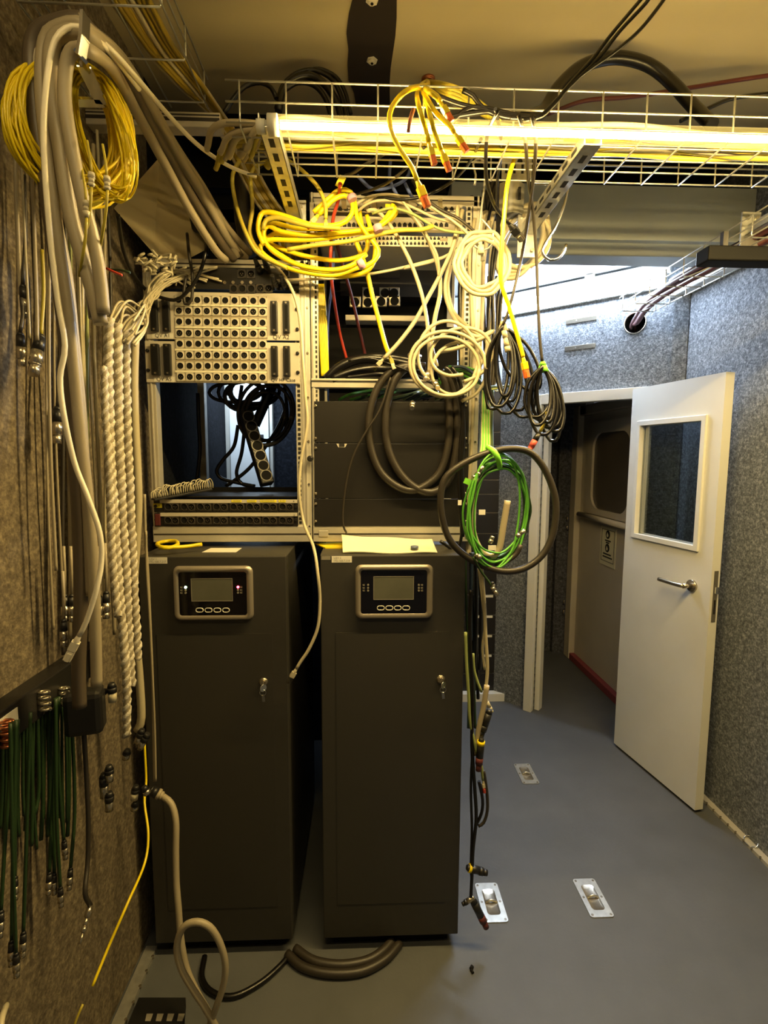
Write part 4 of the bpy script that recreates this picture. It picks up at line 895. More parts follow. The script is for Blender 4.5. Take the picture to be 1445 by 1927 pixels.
for i in range(6):
    cab('fibre_cable','one of the yellow fibre strands upright inside the right rack edge',C,'c_yel',2.6,[(600+i*1.5,535,1.75),(601+i*2.2,590),(603+i*2.4,650),(606+i*2.2,708)],1.72,group='yellow strands inside the right rack',n=6)
# ---- cables lying in the main tray
random.seed(14); G='pale cables lying in the main ceiling tray'
for i in range(15):
    Yc=1.245+.08*(i%8)/7; z0=ZTr+.006+.012*(i//8)+rnd(0,.006); P=[]; x=-.28+rnd(-.05,.1)
    P.append(V((x-.05,Yc+.05,z0-.02)))
    while x<1.40:
        P.append(V((x,Yc+rnd(-.014,.014),z0+rnd(0,.012)))); x+=.16
    cab('cable','one of the pale cables lying side by side in the tray behind the LED tube',C,random.choice(['c_beige','c_beige','c_grey','c_ylo','c_white']),rnd(4.5,7.5),None,group=G,world=P)
# ---- ceiling cables
G='black cables arched against the ceiling'
cab('cable','thick black cable arching high against the ceiling at right',C,'c_black',11,[(985,222,1.45),(1022,208,1.5),(1050,165,1.52),(1090,128,1.54),(1140,110,1.55),(1185,111,1.55),(1230,128,1.55),(1270,162,1.53),(1300,195,1.5),(1340,235,1.42)],group=G,n=12)
for i,(P,r) in enumerate(([[(520,205),(530,165),(555,140),(590,132),(625,150),(645,190),(652,230)],4],[[(524,210),(530,175),(552,150),(585,143),(612,160),(635,195),(645,235)],6.5],[[(534,170),(560,155),(590,160),(612,185),(625,225)],4.5],[[(575,136),(600,130),(632,145),(650,175),(660,215)],3.5])):
    cab('cable',['outermost black cable of the arched group left of the rubber strip','thickest black cable of the arched group left of the rubber strip','lowest black cable of the arched group left of the rubber strip','right hand black cable of the arched group left of the rubber strip'][i],C,'c_black',r,P,1.62,group=G)
cab('cable','single dark cable arching at the ceiling near the aluminium strut',C,'c_black',4,[(420,215),(440,185),(462,162),(490,155),(510,165),(520,185)],1.6,group=G)
for i,P in enumerate(([(1222,-20),(1205,0),(1150,65),(1115,110),(1070,160),(1035,205),(1010,222),(960,222)],[(1232,-20),(1216,5),(1165,60),(1130,105),(1085,150),(1050,185),(1020,215),(985,228)],[(1262,-20),(1245,5),(1205,55),(1160,95),(1110,130),(1075,158),(1040,200),(1005,225)])):
    cab('cable',['leftmost','middle','rightmost and most curved'][i]+' of three thin dark cables rising to the top edge at right',C,'c_black',3.2,P,1.18,group='thin dark cables rising to the top right')
cab('cable','maroon cable slanting up along the ceiling at far right',C,'c_mar',3.6,[(1030,215,1.6),(1100,190),(1190,182),(1300,165),(1380,152),(1460,140)],1.55)
cab('cable','dark cable along the ceiling at far right below the maroon one',C,'c_black',3.6,[(1280,228,1.5),(1330,205),(1380,185),(1460,175)],1.5)
G='black leads knotted over the LED tube'
for i,P in enumerate(([(820,180),(860,195),(900,205),(940,215),(985,222)],[(870,170),(890,180),(910,205),(950,220),(1000,225)],[(840,240),(880,205),(920,205),(960,215),(1010,222)],[(830,225),(880,215),(930,210),(980,220)])):
    cab('cable',['lowest','highest','most sloping','flattest'][i]+' of the black leads knotted over the LED tube',C,'c_black',4.5,P,1.20,group=G)
# ---- black leads hanging from there
G='thin black leads hanging before the right rack'
cab('cable','black lead ending in a grey data plug beside the beige coil',C,'c_black',3.2,[(938,205,1.15),(918,250),(914,300),(917,345),(930,385),(946,408,1.4),(958,422,1.42)],1.2,group=G,ends=[('rj',1,'blackp','nickel',1.5)])
cab('cable','black lead looping from the LED tube down behind the beige coil',C,'c_black',2.8,[(932,205,1.15),(941,250),(943,290),(936,340),(935,400,1.5)],group=G)
cab('cable','black lead from the LED tube down to the upper hanging coil',C,'c_dgrey',3,[(1000,218,1.15),(1008,262,1.2),(1004,330,1.3),(995,400,1.4),(982,480,1.5),(966,550),(955,590),(946,612,1.52)],group=G)
cab('cable','black lead from the LED tube straight down to the lower hanging coil',C,'c_dgrey',3,[(975,215,1.15),(988,262,1.2),(993,330,1.3),(1003,400,1.4),(1009,480,1.45),(1012,560,1.46),(1015,630,1.46),(1020,680,1.46)],group=G)
cab('cable','black lead slanting from the tube to a red tagged plug over the switch',C,'c_dgrey',2.8,[(795,250,1.3),(740,280),(690,308),(665,325),(650,330,1.5)],1.45,group=G)
cab('cable','black lead sweeping in a shallow curve above the patch panel',C,'c_black',2.8,[(905,262,1.25),(880,310,1.4),(845,345,1.5),(800,368),(760,375),(720,372),(680,365,1.58)],group=G)
cab('cable','dark lead crossing the tray towards the patch panel',C,'c_dgrey',2.6,[(800,275,1.3),(770,310),(735,340),(705,355),(672,365,1.58)],1.5,group=G)
cab('cable','thin dark cord drooping before the black blank panels',C,'c_dgrey',2,[(735,710,1.6),(715,770),(690,810),(668,850),(655,890),(647,940),(645,985),(652,1003,1.6)],1.61)
# ---- yellow patch cables hanging over the LED tube
G='yellow patch cables hanging over the LED tube'
YC=[('longest yellow patch cable over the LED tube, plug down at the patch panel',4.2,[(805,158),(770,168),(745,190),(733,215),(737,250),(755,285),(775,315),(785,340)],1.14),
 ('yellow patch cable with its plug highest, right beside the tube',4.2,[(795,158),(808,172),(822,182),(828,192)],1.12),
 ('yellow patch cable with its plug rightmost below the tube',3.8,[(792,160),(806,190),(822,215),(845,235),(855,250)],1.12),
 ('yellow patch cable with its plug on the left of the hanging pair',3.8,[(786,168),(788,200),(800,240),(807,268)],1.12),
 ('yellow patch cable with its plug lowest of the hanging pair',3.8,[(798,165),(806,205),(818,250),(830,282)],1.12)]
for lb,r,P,Y0 in YC: cab('patch_cable',lb,'patch cable','c_yel',r,[(803,152,1.745),(P[0][0],P[0][1]+2,1.40)]+[(x,y,Y0) for x,y in P[1:]],None,group=G,ends=[('rj',1,'c_yel','c_org',.98 if 'longest' not in lb else 1.25)])
t=build('cable_gland',MB().rings(ZP(806,148,ZC),(0,0,-1),[(0,.022),(.006,.022),(.008,.014),(.020,.013)],14),'copper'); t['label']='brownish ceiling gland from which the yellow patch cables come'; t['category']='cable gland'
for i in range(4): cab('cable','pale cable looping off the ceiling gland above the LED tube, %s of four'%['topmost','second','third','lowest'][i],C,'c_ylo',3.6,[(804,152,1.745),(835,158+i*6,1.35),(870,170+i*7),(905,195+i*6),(940,225+i*3,1.25)],1.28,group='pale cables off the ceiling gland')
cab('cable','short maroon lead hanging over the LED tube',C,'c_mar',3.5,[(778,205),(772,225),(768,248)],1.14)
# ---- big yellow patch bundle left of the switch
G='yellow patch cables bundled before the network panels'
YB=[([(613,412),(612,385),(598,352),(565,318),(530,296),(495,284),(465,290),(445,312),(437,340),(447,395),(468,450),(490,480),(540,505)],'c_ylo',3.6,'olive yellow cable in the widest arch at the left of the bundle'),
 ([(600,404),(625,378),(648,368),(662,380),(662,402),(640,422),(590,424),(540,408),(505,399),(490,405),(486,435),(496,460)],'c_yel',4.4,'yellow cable with orange tipped plug, topmost of the bundle'),
 ([(590,400),(620,372),(640,357),(660,362),(668,385),(672,410),(690,440),(712,470),(705,490),(680,505)],'c_yel',4.2,'yellow cable rising over the bundle top and dropping to its right end'),
 ([(744,392),(738,405),(715,425),(690,432),(640,438),(580,442),(530,436),(505,425),(495,440),(510,470),(560,498),(620,508),(660,500),(690,478)],'c_yel',4.2,'yellow cable plugged far right into the switch'),
 ([(740,385),(730,405),(705,430),(650,442),(600,450),(550,452),(505,452),(490,470),(520,495),(570,512),(630,518),(675,503)],'c_yel',4.2,'yellow cable lying lowest across the bundle'),
 ([(725,388),(742,390),(745,402),(728,418),(700,432)],'c_yel',4,'short yellow loop at the right end of the bundle'),
 ([(690,405),(700,440),(706,470),(700,500),(680,515),(640,520),(590,510),(545,490),(505,462),(498,432),(515,420),(560,430),(620,430)],'c_yel',4,'yellow cable forming the lower outer loop of the bundle'),
 ([(676,395),(682,430),(692,460),(680,480),(640,490),(590,485),(540,472),(505,455),(515,440),(560,445)],'c_yel',4,'yellow cable forming the inner loop of the bundle'),
 ([(640,430),(580,425),(525,410),(500,415),(495,432)],'c_ylo',4,'olive yellow cable across the top of the bundle'),
 ([(815,425),(795,432),(750,434),(700,444),(650,455),(590,462),(540,470)],'c_ylo',4,'olive yellow cable leading right to the switch from the bundle'),
 ([(668,450),(680,480),(690,510),(700,555),(712,600),(724,645),(732,668)],'c_yel',4.2,'straight yellow cable dropping through the open right rack')]
for i,(P,m_,r,lb) in enumerate(YB):
    cab('patch_cable',lb,'patch cable',m_,r,P,1.52+.011*(i%8) if i<10 else 1.6,group=G,ends=[('rj',0,'c_yel','c_org',1.1)] if i==1 else ([('rj',0,'c_ylo','clear',1.0)] if i==0 else [('rj',1,'c_ylo','c_white',1.0)] if i==10 else ()))
cab('patch_cable','olive cable in the narrower arch beside the widest one','patch cable','c_ylo',3.6,[(548,350),(535,320),(512,305),(490,308),(472,330),(475,390),(470,440),(490,478)],1.55,group=G)
for i,(x,y,x2,y2) in enumerate(((660,368,664,377),(709,424,713,436),(674,500,684,494))):
    a=YP(x,y,1.515); b=YP(x2,y2,1.515); t=build('cable_tie',MB().cyl(a,b,.013,n=12),'pink'); t['label']=['mauve tie on the top loop of the yellow bundle','mauve tie on the right arm of the yellow bundle','mauve tie on the lowest loop of the yellow bundle'][i]; t['category']='cable tie'; t['group']='mauve ties of the yellow bundle'
t=build('cable_tag',MB().obox(YP(641,342,1.51),(.5,0,1),(1,0,-.3),.018,.004,.03),'ylab'); t['label']='small yellow tag on the red tipped lead above the yellow bundle'; t['category']='tag'
cab('patch_cable','red patch cable running down beside the yellow bundle','patch cable','c_red',3,[(640,345,1.5),(637,375,1.55),(628,405),(624,440),(622,500,1.62),(628,560,1.7),(640,630,1.8),(655,685,1.85)])
cab('patch_cable','maroon patch cable slanting down inside the right rack','patch cable','c_mar',3,[(634,460,1.62),(645,500,1.7),(662,560,1.8),(676,620,1.85),(690,680,1.9)])
cab('patch_cable','grey lilac patch cable hanging beside the red one','patch cable','c_blue',2.6,[(628,448,1.62),(627,490),(624,540,1.7),(617,600,1.75),(616,690,1.8)])
for i,P in enumerate(([(735,300),(733,330),(738,350),(755,380)],[(775,305),(765,335),(735,352),(700,355),(672,330)],[(762,345),(775,370),(790,385)],[(770,398),(790,410),(800,420),(802,430)])):
    cab('patch_cable',['short blue cable hanging from the tray above the patch panel','blue cable sagging in a U above the patch panel','blue cable stub pointing at the patch panel','dark blue cable plugged into the switch'][i],'patch cable','c_blue' if i<3 else 'c_dblue',3,P,1.58,group='blue patch cables above the right rack')
random.seed(31)
for i in range(7):
    x=655+i*28+rnd(-8,8); t=build('patch_plug',MB().obox(YP(x,385+rnd(-4,8),1.60),(rnd(-.3,.3),-1,rnd(-.2,.4)),(1,0,0),.013,.011,.035),random.choice(['c_white','c_beige','c_grey'])); t['label']='one of the pale plugs seated along the topmost patch panel'; t['category']='plug'; t['group']='plugs in the topmost patch panel'
for i,(P,m_) in enumerate((([(662,392),(690,372),(735,366),(785,380),(830,402),(872,420),(905,452)],'c_white'),([(672,398),(700,380),(742,378),(780,392),(818,410),(862,424),(898,456)],'c_beige'),([(684,384),(712,368),(748,372),(770,395),(800,440),(822,480),(826,520)],'c_beige'),([(760,372),(790,378),(826,398),(868,428),(900,462)],'c_white'),([(700,402),(735,392),(775,402),(820,428),(850,436),(890,440)],'c_gy'),([(775,340),(800,372),(830,395),(864,412),(896,438)],'c_dgrey'))):
    cab('patch_cable',['highest pale cable arching','second pale cable arching','pale cable bending down','short pale cable sloping','olive grey cable lying','dark cable sloping'][i]+' over the network panels','patch cable',m_,2.5,[(x,y,1.585-.03*math.sin(q/6*3.1)-.004*i) for q,(x,y) in enumerate(P)],group='pale patch cables draped over the network panels')
# ---- beige cables over the open right rack
G='beige cables hanging before the open right rack'
BE=[([(690,398),(705,395),(725,412),(750,450),(775,500),(795,560),(805,620),(808,680),(806,715)],3.6,'beige cable curving from the patch panel down through the rack middle'),
 ([(861,388),(859,430),(850,470),(832,510),(808,555),(780,605),(750,645),(722,675)],3.8,'beige cable crossing diagonally down to the left'),
 ([(740,378),(775,405),(805,450),(824,500),(828,550),(818,600),(812,650),(822,690)],4,'beige cable bowing to the right beside the diagonal one'),
 ([(870,395),(858,450),(842,510),(838,550),(850,590),(872,620),(900,634),(928,622),(900,640),(860,655),(826,662)],4,'beige cable with a sharp bend pointing right'),
 ([(848,500),(842,540),(852,585),(880,615),(915,640),(912,670),(895,700)],4,'beige cable running down the right post and curling'),
 ([(760,505),(820,490),(858,472)],2.8,'white cable rising right over the black sheet'),
 ([(520,528),(570,526),(640,523),(700,515),(760,503),(858,478)],2.6,'long white cable crossing both racks below the network panels')]
for i,(P,r,lb) in enumerate(BE): cab('cable',lb,C,'c_beige' if i<5 else 'c_white',r,P,1.57+.008*i,group=G,ends=[('rj',1,'c_beige','clear',1.0)] if i==1 else ())
t=thing('cable_coil','loose coil of beige cable sprawling over the right rack middle rail','cable coil',YP(845,750,1.55))
mb=MB()
for (a_,b_,c_,d_,n_,e_,f_) in ((842,690,66,58,2,.2,1.53),(862,668,54,44,1,-.35,1.545),(858,700,46,50,1,.5,1.555),(835,672,52,62,1,0,1.54)): mb.tube(spline(px(loops(a_,b_,c_,d_,n_,f_,.12,e_,.012,12,rnd(0,360)))),3.3*1.55/F,8)
build('loops',mb,'c_beige',t)
t=thing('cable_coil','neat round coil of beige cable on the wire hook at the rack corner','cable coil',YP(908,552,1.5))
mb=MB()
for k in range(7):
    r=37+k*2.2; mb.tube(spline(px([(907+rnd(-3,3)+r*math.cos(a*.3927)*1.0,495+rnd(-3,3)-r*1.2*math.sin(a*.3927),1.5+.006*(k%3)) for a in range(16)]),True),3.6*1.5/F,8,True)
build('loops',mb,'c_beige',t)
build('tie',MB().cyl(YP(905,462,1.49),YP(905,478,1.49),.009,n=10),'c_white',t)
t=thing('cable_coil','beige cable coil hanging behind the round one, beside the S hook','cable coil',YP(985,530,1.72))
mb=MB()
for k in range(8):
    rx=rnd(32,52); ry=rnd(52,72); cx_=988+rnd(-12,8); cy_=455+rnd(-10,12); P=[]
    for a in range(16):
        tt=a*math.pi/8; x=rx*math.cos(tt); y=-ry*math.sin(tt); c,s=math.cos(.45),math.sin(.45); P.append((cx_+x*c-y*s,cy_+x*s+y*c,1.70+.01*(k%4)))
    mb.tube(spline(px(P),True),4.4*1.7/F,8,True)
build('loops',mb,'c_beige',t)
# ---- vertical run at the right post
random.seed(41); G='beige and brown cables running down the right rack post'
for i in range(16):
    x=872+i*3.7; Y0=1.64+rnd(0,.08); top=rnd(355,420); low=rnd(1000,1080) if i<9 else rnd(620,760); P=[]; y=top; ph=rnd(0,6)
    while y<low:
        P.append((x+6*math.sin(y/110+ph)+(12 if y<450 else 0)-(y-400)*.012*(i/8),y,Y0)); y+=75
    cab('cable','one of the beige and brown cables strapped down the right post of the rack',C,random.choice(['c_beige','c_beige','c_grey','c_dgrey','c_black','c_beige']),rnd(2.8,4.8),P,group=G)
for i in range(6): cab('cable','one of the dark cables slanting behind the right rack post',C,'c_dgrey',5,[(930+i*9,335+i*4,1.8),(912+i*8,380,1.8),(893+i*6,430,1.8),(882+i*3,480,1.78)],group='dark cables behind the right post')
for i in range(5): cab('cable','one of the thin dark cables hanging behind the beige coils near the strip light',C,'c_dgrey',3,[(920+i*7,520,1.8),(918+i*6,580,1.8),(914+i*6,650,1.8),(912+i*4,740,1.8)],group='dark cables behind the beige coils')
cab('patch_cable','bright yellow cable falling past the round beige coil to an orange plug','patch cable','c_yel',4,[(982,280,1.3),(968,300,1.35),(955,345),(949,400),(944,470),(943,530),(957,575),(970,620),(982,662),(984,672)],1.42,ends=[('rj',1,'c_yel','c_org',1.2)])
# ---- hanging black coils
random.seed(8)
def hang(label,top,bots,Y0,mt,r,tie):
    t=thing('cable_coil',label,'cable coil',YP(top[0],max(b[1] for b in bots),Y0),'black cable coils hanging in the corridor opening')
    mb=MB()
    for k,(bx,by,w) in enumerate(bots): mb.tube(spline(px([(x,y,Y0+.01*(k%5)+.015*math.sin(i)) for i,(x,y) in enumerate(tear(top,(bx,by),w))])),r*Y0/F,8)
    build('loops',mb,mt,t)
    build('tie',MB().rings(YP(top[0],top[1]-8,Y0+.02),YP(top[0]+1,top[1]+14,Y0+.02)-YP(top[0],top[1]-8,Y0+.02),[(0,.006),(.012,.011),(.03,.016)],12),tie,t); return t
t=hang('upper hanging coil of black cable behind the yellow orange tipped plug',(946,612),[(938,765,54),(952,778,60),(960,755,36),(928,770,40),(975,772,50),(950,745,30),(1000,735,62),(985,785,66)],1.52,'c_black',3.2,'c_beige')
p=YP(948,622,1.50); build('adapter',MB().rings(p,YP(956,662,1.5)-p,[(0,.007),(.02,.008),(.021,.006),(.045,.0085),(.06,.0085)],12),'c_beige',t)
hang('lower hanging coil of black cable with a green tie, in front of the doorway',(1021,688),[(1012,800,40),(1022,818,52),(1035,805,56),(1040,830,40),(1020,790,64),(1030,795,30),(1045,812,46),(1008,785,50)],1.46,'c_black',3.2,'greent')
cab('cable','short gold lead ending in a black and red plug under the lower hanging coil',C,'c_ylo',3,[(1030,775),(1026,790),(1020,805),(1016,812)],1.46,ends=[('xlr',1,.9,'blackp','redp')])
# ---- thick dark cables over the middle rail
G='thick dark cables looped over the rack middle rail'
TK=[([(790,690,1.62),(760,690),(728,706),(705,742),(694,790),(697,840),(714,885),(742,912),(772,923),(800,914),(828,888),(843,840),(846,780),(840,730),(828,698,1.62)],7.2,'outer thick dark cable loop hanging before the blank panels'),
 ([(800,690,1.62),(770,690),(745,712),(729,755),(725,805),(732,850),(752,890),(782,918),(815,926),(843,905),(857,860),(861,800),(856,740),(842,695,1.62)],7.6,'inner thick dark cable loop hanging before the blank panels'),
 ([(838,690),(856,715),(868,760),(872,820),(868,880),(872,950),(870,1010)],4.2,'dark cable falling from the middle rail along the right post'),
 ([(850,690),(866,720),(872,770),(866,840),(864,900),(866,960),(868,1010),(858,1040),(845,1030),(828,1018)],3.2,'thin dark cable ending curled over the papers'),]
for P,r,lb in TK: cab('cable',lb,C,'c_dgrey' if r>7 else 'c_black',r,P,1.575,group=G,n=12)
for i,(P,r) in enumerate(([[(614,713),(640,690),(680,676),(730,678),(780,688)],8.5],[[(625,714),(665,700),(710,694),(760,698),(800,700)],9],[[(618,712),(650,682),(700,672),(745,674),(775,680)],7],[[(650,712),(700,706),(750,706),(790,704)],7.5],[[(672,713),(720,703),(770,700)],5])):
    cab('cable','%s of the thick black cables lying on the rack middle rail'%['second','longest','topmost','lowest','thinnest'][i],C,'c_black' if i!=4 else 'c_beige',r,P,1.65,group='thick black cables on the middle rail',n=12)
cab('cable','thin dark lead over the black cables ending in a silver plug near the beige coil',C,'c_black',2.6,[(655,680,1.6),(690,674),(720,681),(760,695),(795,712),(815,722)],1.58)
for i,(x,y,x2,y2) in enumerate(((806,700,800,714),(816,718,824,730),(776,758,775,768),(790,672,770,668))):
    a=YP(x,y,1.57); b=YP(x2,y2,1.54); t=build('audio_plug',MB().rings(a,b-a,[(0,.008),((b-a).length*.6,.009),((b-a).length*.62,.007),((b-a).length,.007)],12),'nickel'); t['label']=['silver plug lying by the beige coil on the middle rail','silver plug tip below the beige coil','small silver plug hanging over the top black blank panel','pale plug among the black cables at the middle rail'][i]; t['category']='plug'
random.seed(13); G='dark green cables in the slot under the middle rail'
for i in range(22):
    x=612+rnd(0,230); P=[(x,752,1.72),(x+rnd(15,45),742,1.7),(x+rnd(50,90),733+rnd(-3,6),1.75),(x+rnd(90,140),726,1.8)]
    cab('cable','one of the dark green cables lying in the slot under the middle rail',C,random.choice(['c_dgreen','c_dgreen','c_gy','c_black','c_green']),2.6,P,group=G,n=6)
for i in range(6): cab('cable','one of the green cables curled behind the loose beige coil',C,random.choice(['c_green','c_dgreen']),2.8,[(826,714+i*2),(845,700-i*2),(875,692+i*3),(905,702+i*4)],1.62,group='green cables behind the loose beige coil',n=6)
cab('cable','blue grey cable curving behind the loose beige coil',C,'c_dblue',2.8,[(850,690),(875,692),(898,712),(912,735),(918,770)],1.6)
# ---- large loop and green coil
G='large single loops at the rack corner'
P=[(832,975),(829,935),(838,900),(866,876),(905,857),(950,845),(990,848),(1015,868),(1035,905),(1046,950),(1040,1005),(1020,1045),(985,1070),(945,1075),(905,1063),(868,1040),(844,1012)]
cab('cable','biggest black cable loop encircling the green coil',C,'c_dgrey',6.6,P,1.44,closed=True,n=12)
t=thing('cable_coil','coil of bright green cables tied with green tape at the rack corner','cable coil',YP(935,1075,1.47))
random.seed(19); mb=MB(); mb2=MB()
for k in range(12):
    rx=rnd(44,63); ry=rnd(84,110); cx_=936+rnd(-5,5); cy_=962+rnd(-8,8); P=[]
    for a in range(18):
        tt=a*math.pi/9; P.append((cx_+rx*math.cos(tt)+rnd(-2,2)+6*math.sin(tt),cy_-ry*math.sin(tt)+rnd(-2,2),1.44+.009*(k%6)+.03*math.cos(tt)))
    (mb if k<8 else mb2).tube(spline(px(P),True),2.1*1.47/F,6,True)
build('loops',mb,'c_green',t); build('darker_loops',mb2,'c_dgreen',t)
build('tape',MB().tube(spline(px([(918,842,1.45),(930,850,1.42),(938,865,1.42),(940,878,1.44)])),[.008]*len(spline(px([(918,842,1.45),(930,850,1.42),(938,865,1.42),(940,878,1.44)]))),10),'greent',t)
build('tape',MB().obox(YP(879,906,1.43),(.4,0,1),(1,0,-.4),.016,.012,.016),'greent',t)
for x,y,w in ((865,946,.010),(907,964,.018),(926,1031,.022)): build('tag',MB().obox(YP(x,y,1.415),(1,0,0),(0,0,1),.014,.002,w),'sticker',t)
for x,y,x2,y2 in ((897,895,907,880),(893,908,892,898),(922,1022,926,1012),(972,1010,985,1000),(905,1050,897,1045),(926,1105,934,1118)):
    a=YP(x,y,1.42); b=YP(x2,y2,1.42); build('connector',MB().rings(a,b-a,[(0,.006),(.010,.0075),(.011,.006),((b-a).length+.005,.006)],10),'nickel',t)
build('tail',MB().tube(spline(px([(890,1048,1.42),(905,1075,1.43),(920,1095,1.43),(926,1104,1.43)])),.0035,7),'c_dgreen',t)
cab('cable','thick grey cable curling inside the green coil',C,'c_grey',6.2,[(895,898),(889,940),(888,985),(896,1020),(912,1043),(930,1046),(940,1030),(947,990),(955,942)],1.46,n=10)
cab('cable','dark cable curling at the bottom of the green coil',C,'c_dgrey',5,[(930,1062),(955,1055),(972,1042),(980,1025)],1.46)
G='green cables running from the rack corner into the green coil'
for i in range(10): cab('cable','one of the green cables falling from the rack corner into the green coil',C,random.choice(['c_green','c_dgreen','c_dgreen','c_dblue','c_gy']),2.6,[(905+i*2.5,735,1.66),(904+i*2.4,790,1.6),(903+i*2.6,835,1.52),(900+i*3,860,1.48)],group=G,n=6)
# ---- cables down the right side of the right cabinet
random.seed(23); G='cables dangling beside the right cabinet'
for i in range(11):
    x=880+i*2.2; low=rnd(1230,1420); P=[]; y=1040; ph=rnd(0,6)
    while y<low: P.append((x+4*math.sin(y/90+ph)-(y-1040)*.008,y,1.52+.01*(i%5))); y+=55
    cab('cable','one of the green and black cables dangling in the gap beside the right cabinet',C,random.choice(['c_dgreen','c_gy','c_black','c_dgreen','c_dblue','c_black']),rnd(2.4,4),P,group=G,n=6)
cab('cable','long beige cable dangling beside the right cabinet to a frayed end',C,'c_beige',3.4,[(906,1065),(911,1130),(914,1200),(917,1260),(912,1310),(905,1345),(898,1375)],1.48)
cab('cable','second beige cable beside it ending higher',C,'c_beige',2.8,[(901,1070),(908,1130),(912,1180),(908,1220),(912,1260)],1.49)
cab('cable','yellow green cable bowing along the right cabinet edge to a pinkish plug',C,'c_gy',3.2,[(876,1190),(878,1250),(882,1310),(884,1350),(893,1400),(905,1440),(909,1468)],1.46,ends=[('rj',1,'c_white','redp',.9)])
cab('cable','yellow green cable tip bending right beside the cabinet',C,'c_gy',2.8,[(890,1230),(892,1260),(899,1285),(906,1302)],1.47)
cab('cable','longest black cable beside the right cabinet reaching the lowest plugs',C,'c_black',3.6,[(886,1110),(884,1200),(889,1300),(888,1400),(893,1480),(896,1540),(890,1600),(888,1650),(886,1690)],1.46)
cab('cable','black cable twin beside the longest one',C,'c_black',2.8,[(890,1400),(886,1480),(888,1560),(886,1630),(888,1660)],1.47)
cab('cable','black cable bowing right above the open floor',C,'c_black',3.2,[(901,1470),(908,1505),(906,1530),(896,1552)],1.46)
cab('cable','dark grey cable in the widest bow over the open floor',C,'c_dgrey',3.2,[(910,1450),(916,1490),(917,1525),(910,1548),(900,1555)],1.46)
cab('cable','thick grey cable end with a tie beside the far rack foot',C,'c_grey',5.5,[(916,1290),(910,1330),(903,1360),(897,1395),(893,1420)],1.47)
def plug(label,a,b,Y0,r,m1,m2,m3=None,Y1=None):
    p=YP(*a,Y0); q=YP(*b,Y1 or Y0); L=(q-p).length; o=build('audio_plug',MB().rings(p,q-p,[(0,r*.6),(L*.15,r),(L*.6,r)],14),m1); o['label']=label; o['category']='plug'
    build('barrel',MB().rings(p+(q-p)*.6,q-p,[(0,r*1.02),(L*.2,r*1.02),(L*.21,r*.8),(L*.4,r*.8)],14),m2,o)
    if m3: build('ring',MB().rings(p+(q-p)*.10,q-p,[(0,r*1.06),(L*.12,r*1.06)],14),m3,o)
    return o
plug('black plug with a yellow ring beside the right cabinet edge',(906,1388),(900,1450),1.45,.011,'blackp','c_mar','c_yel')
plug('black plug with yellow rings lying across at the cabinet foot',(878,1632),(916,1643),1.46,.012,'blackp','blackp','c_yel')
plug('lowest brown black plug hanging near the floor plate',(888,1690),(915,1745),1.46,.012,'blackp','c_mar')
plug('small black plug lowest on the left of the brown one',(892,1688),(870,1702),1.46,.008,'nickel','blackp')
plug('black fork plug above the open floor beside the cabinet',(922,1335),(905,1385),1.47,.011,'blackp','blackp')
plug('white frayed cable end at the far rack foot',(913,1316),(926,1340),1.5,.007,'c_white','c_white')
plug('silver tipped plug on the green tail under the green coil',(926,1095),(934,1122),1.43,.006,'blackp','nickel')
# ---- thin white cable between the cabinets
cab('cable','thin white network cable winding down between the two cabinets to a plug',C,'c_white',3.0,[(508,490,1.6),(535,520),(555,560),(565,610),(570,680),(575,750),(578,800),(566,870),(563,930),(572,985,1.58),(590,1030,1.48),(598,1080,1.44),(602,1130),(598,1180),(582,1220),(565,1246),(558,1258,1.44)],1.6,ends=[('rj',1,'c_white','clear',1.1)])
cab('cable','yellow cable coil end curled on the left cabinet top',C,'c_yel',3.6,[(x,y,d) for x,y,d in [(380,1024,1.55),(355,1028,1.53),(325,1030,1.5),(303,1029,1.5),(296,1023,1.53),(310,1019,1.58),(330,1018,1.58),(334,1025,1.53),(318,1031,1.49),(300,1030,1.49)]])
# ---- left lower area
cab('cable','pair of grey cords hanging before the left cabinet edge',C,'c_grey',2.6,[(272,930),(274,1010),(279,1090),(283,1180),(287,1280),(289,1380),(291,1470)],1.42)
cab('cable','second grey cord twisted beside the pair before the left cabinet',C,'c_grey',2.2,[(275,1000),(276,1070),(281,1150),(286,1250),(291,1370),(293,1470)],1.415)
plug('black plug at the left cabinet edge feeding the grey floor cable',(282,1486),(306,1498),1.38,.014,'blackp','c_grey')
cab('cable','grey power cable dropping and looping on the floor before the left cabinet',C,'c_grey',6.6,[(304,1497,1.38),(322,1512),(331,1545),(331,1600),(332,1660),(336,1710),(341,1770),(352,1825),(372,1870),(395,1912),(402,1945),(388,1950),(405,1900,1.2),(420,1855),(424,1815),(414,1775),(395,1745),(370,1735),(345,1745),(333,1780),(340,1820),(362,1860),(385,1895),(408,1935)],1.30,n=12)
G='black cables on the floor between the cabinets'
for i,P in enumerate(([(540,1795),(570,1820),(620,1832),(680,1828),(725,1805),(752,1775)],[(555,1785),(590,1808),(640,1816),(690,1808),(720,1790),(738,1770)])):
    W=[ZP(x,y,.013+.004*i) for x,y in P]; cab('cable',['front','rear'][i]+' thick dark cable curving on the floor between the two cabinets',C,'c_dgrey',9,None,group=G,world=W,n=10)
W=[ZP(x,y,.008) for x,y in [(385,1800),(380,1840),(400,1868),(440,1875),(490,1850),(530,1815),(545,1795)]]; cab('cable','dark thin cable on the floor before the left cabinet',C,'c_black',6,None,world=W)
cab('cable','yellow cable hanging down the left wall bottom and touching the wall',C,'c_yel',2.5,[(272,1400,1.36),(275,1470,1.34),(272,1510),(279,1570),(272,1625,1.2),(240,1700,1.1),(205,1780),(174,1856,1.0)])
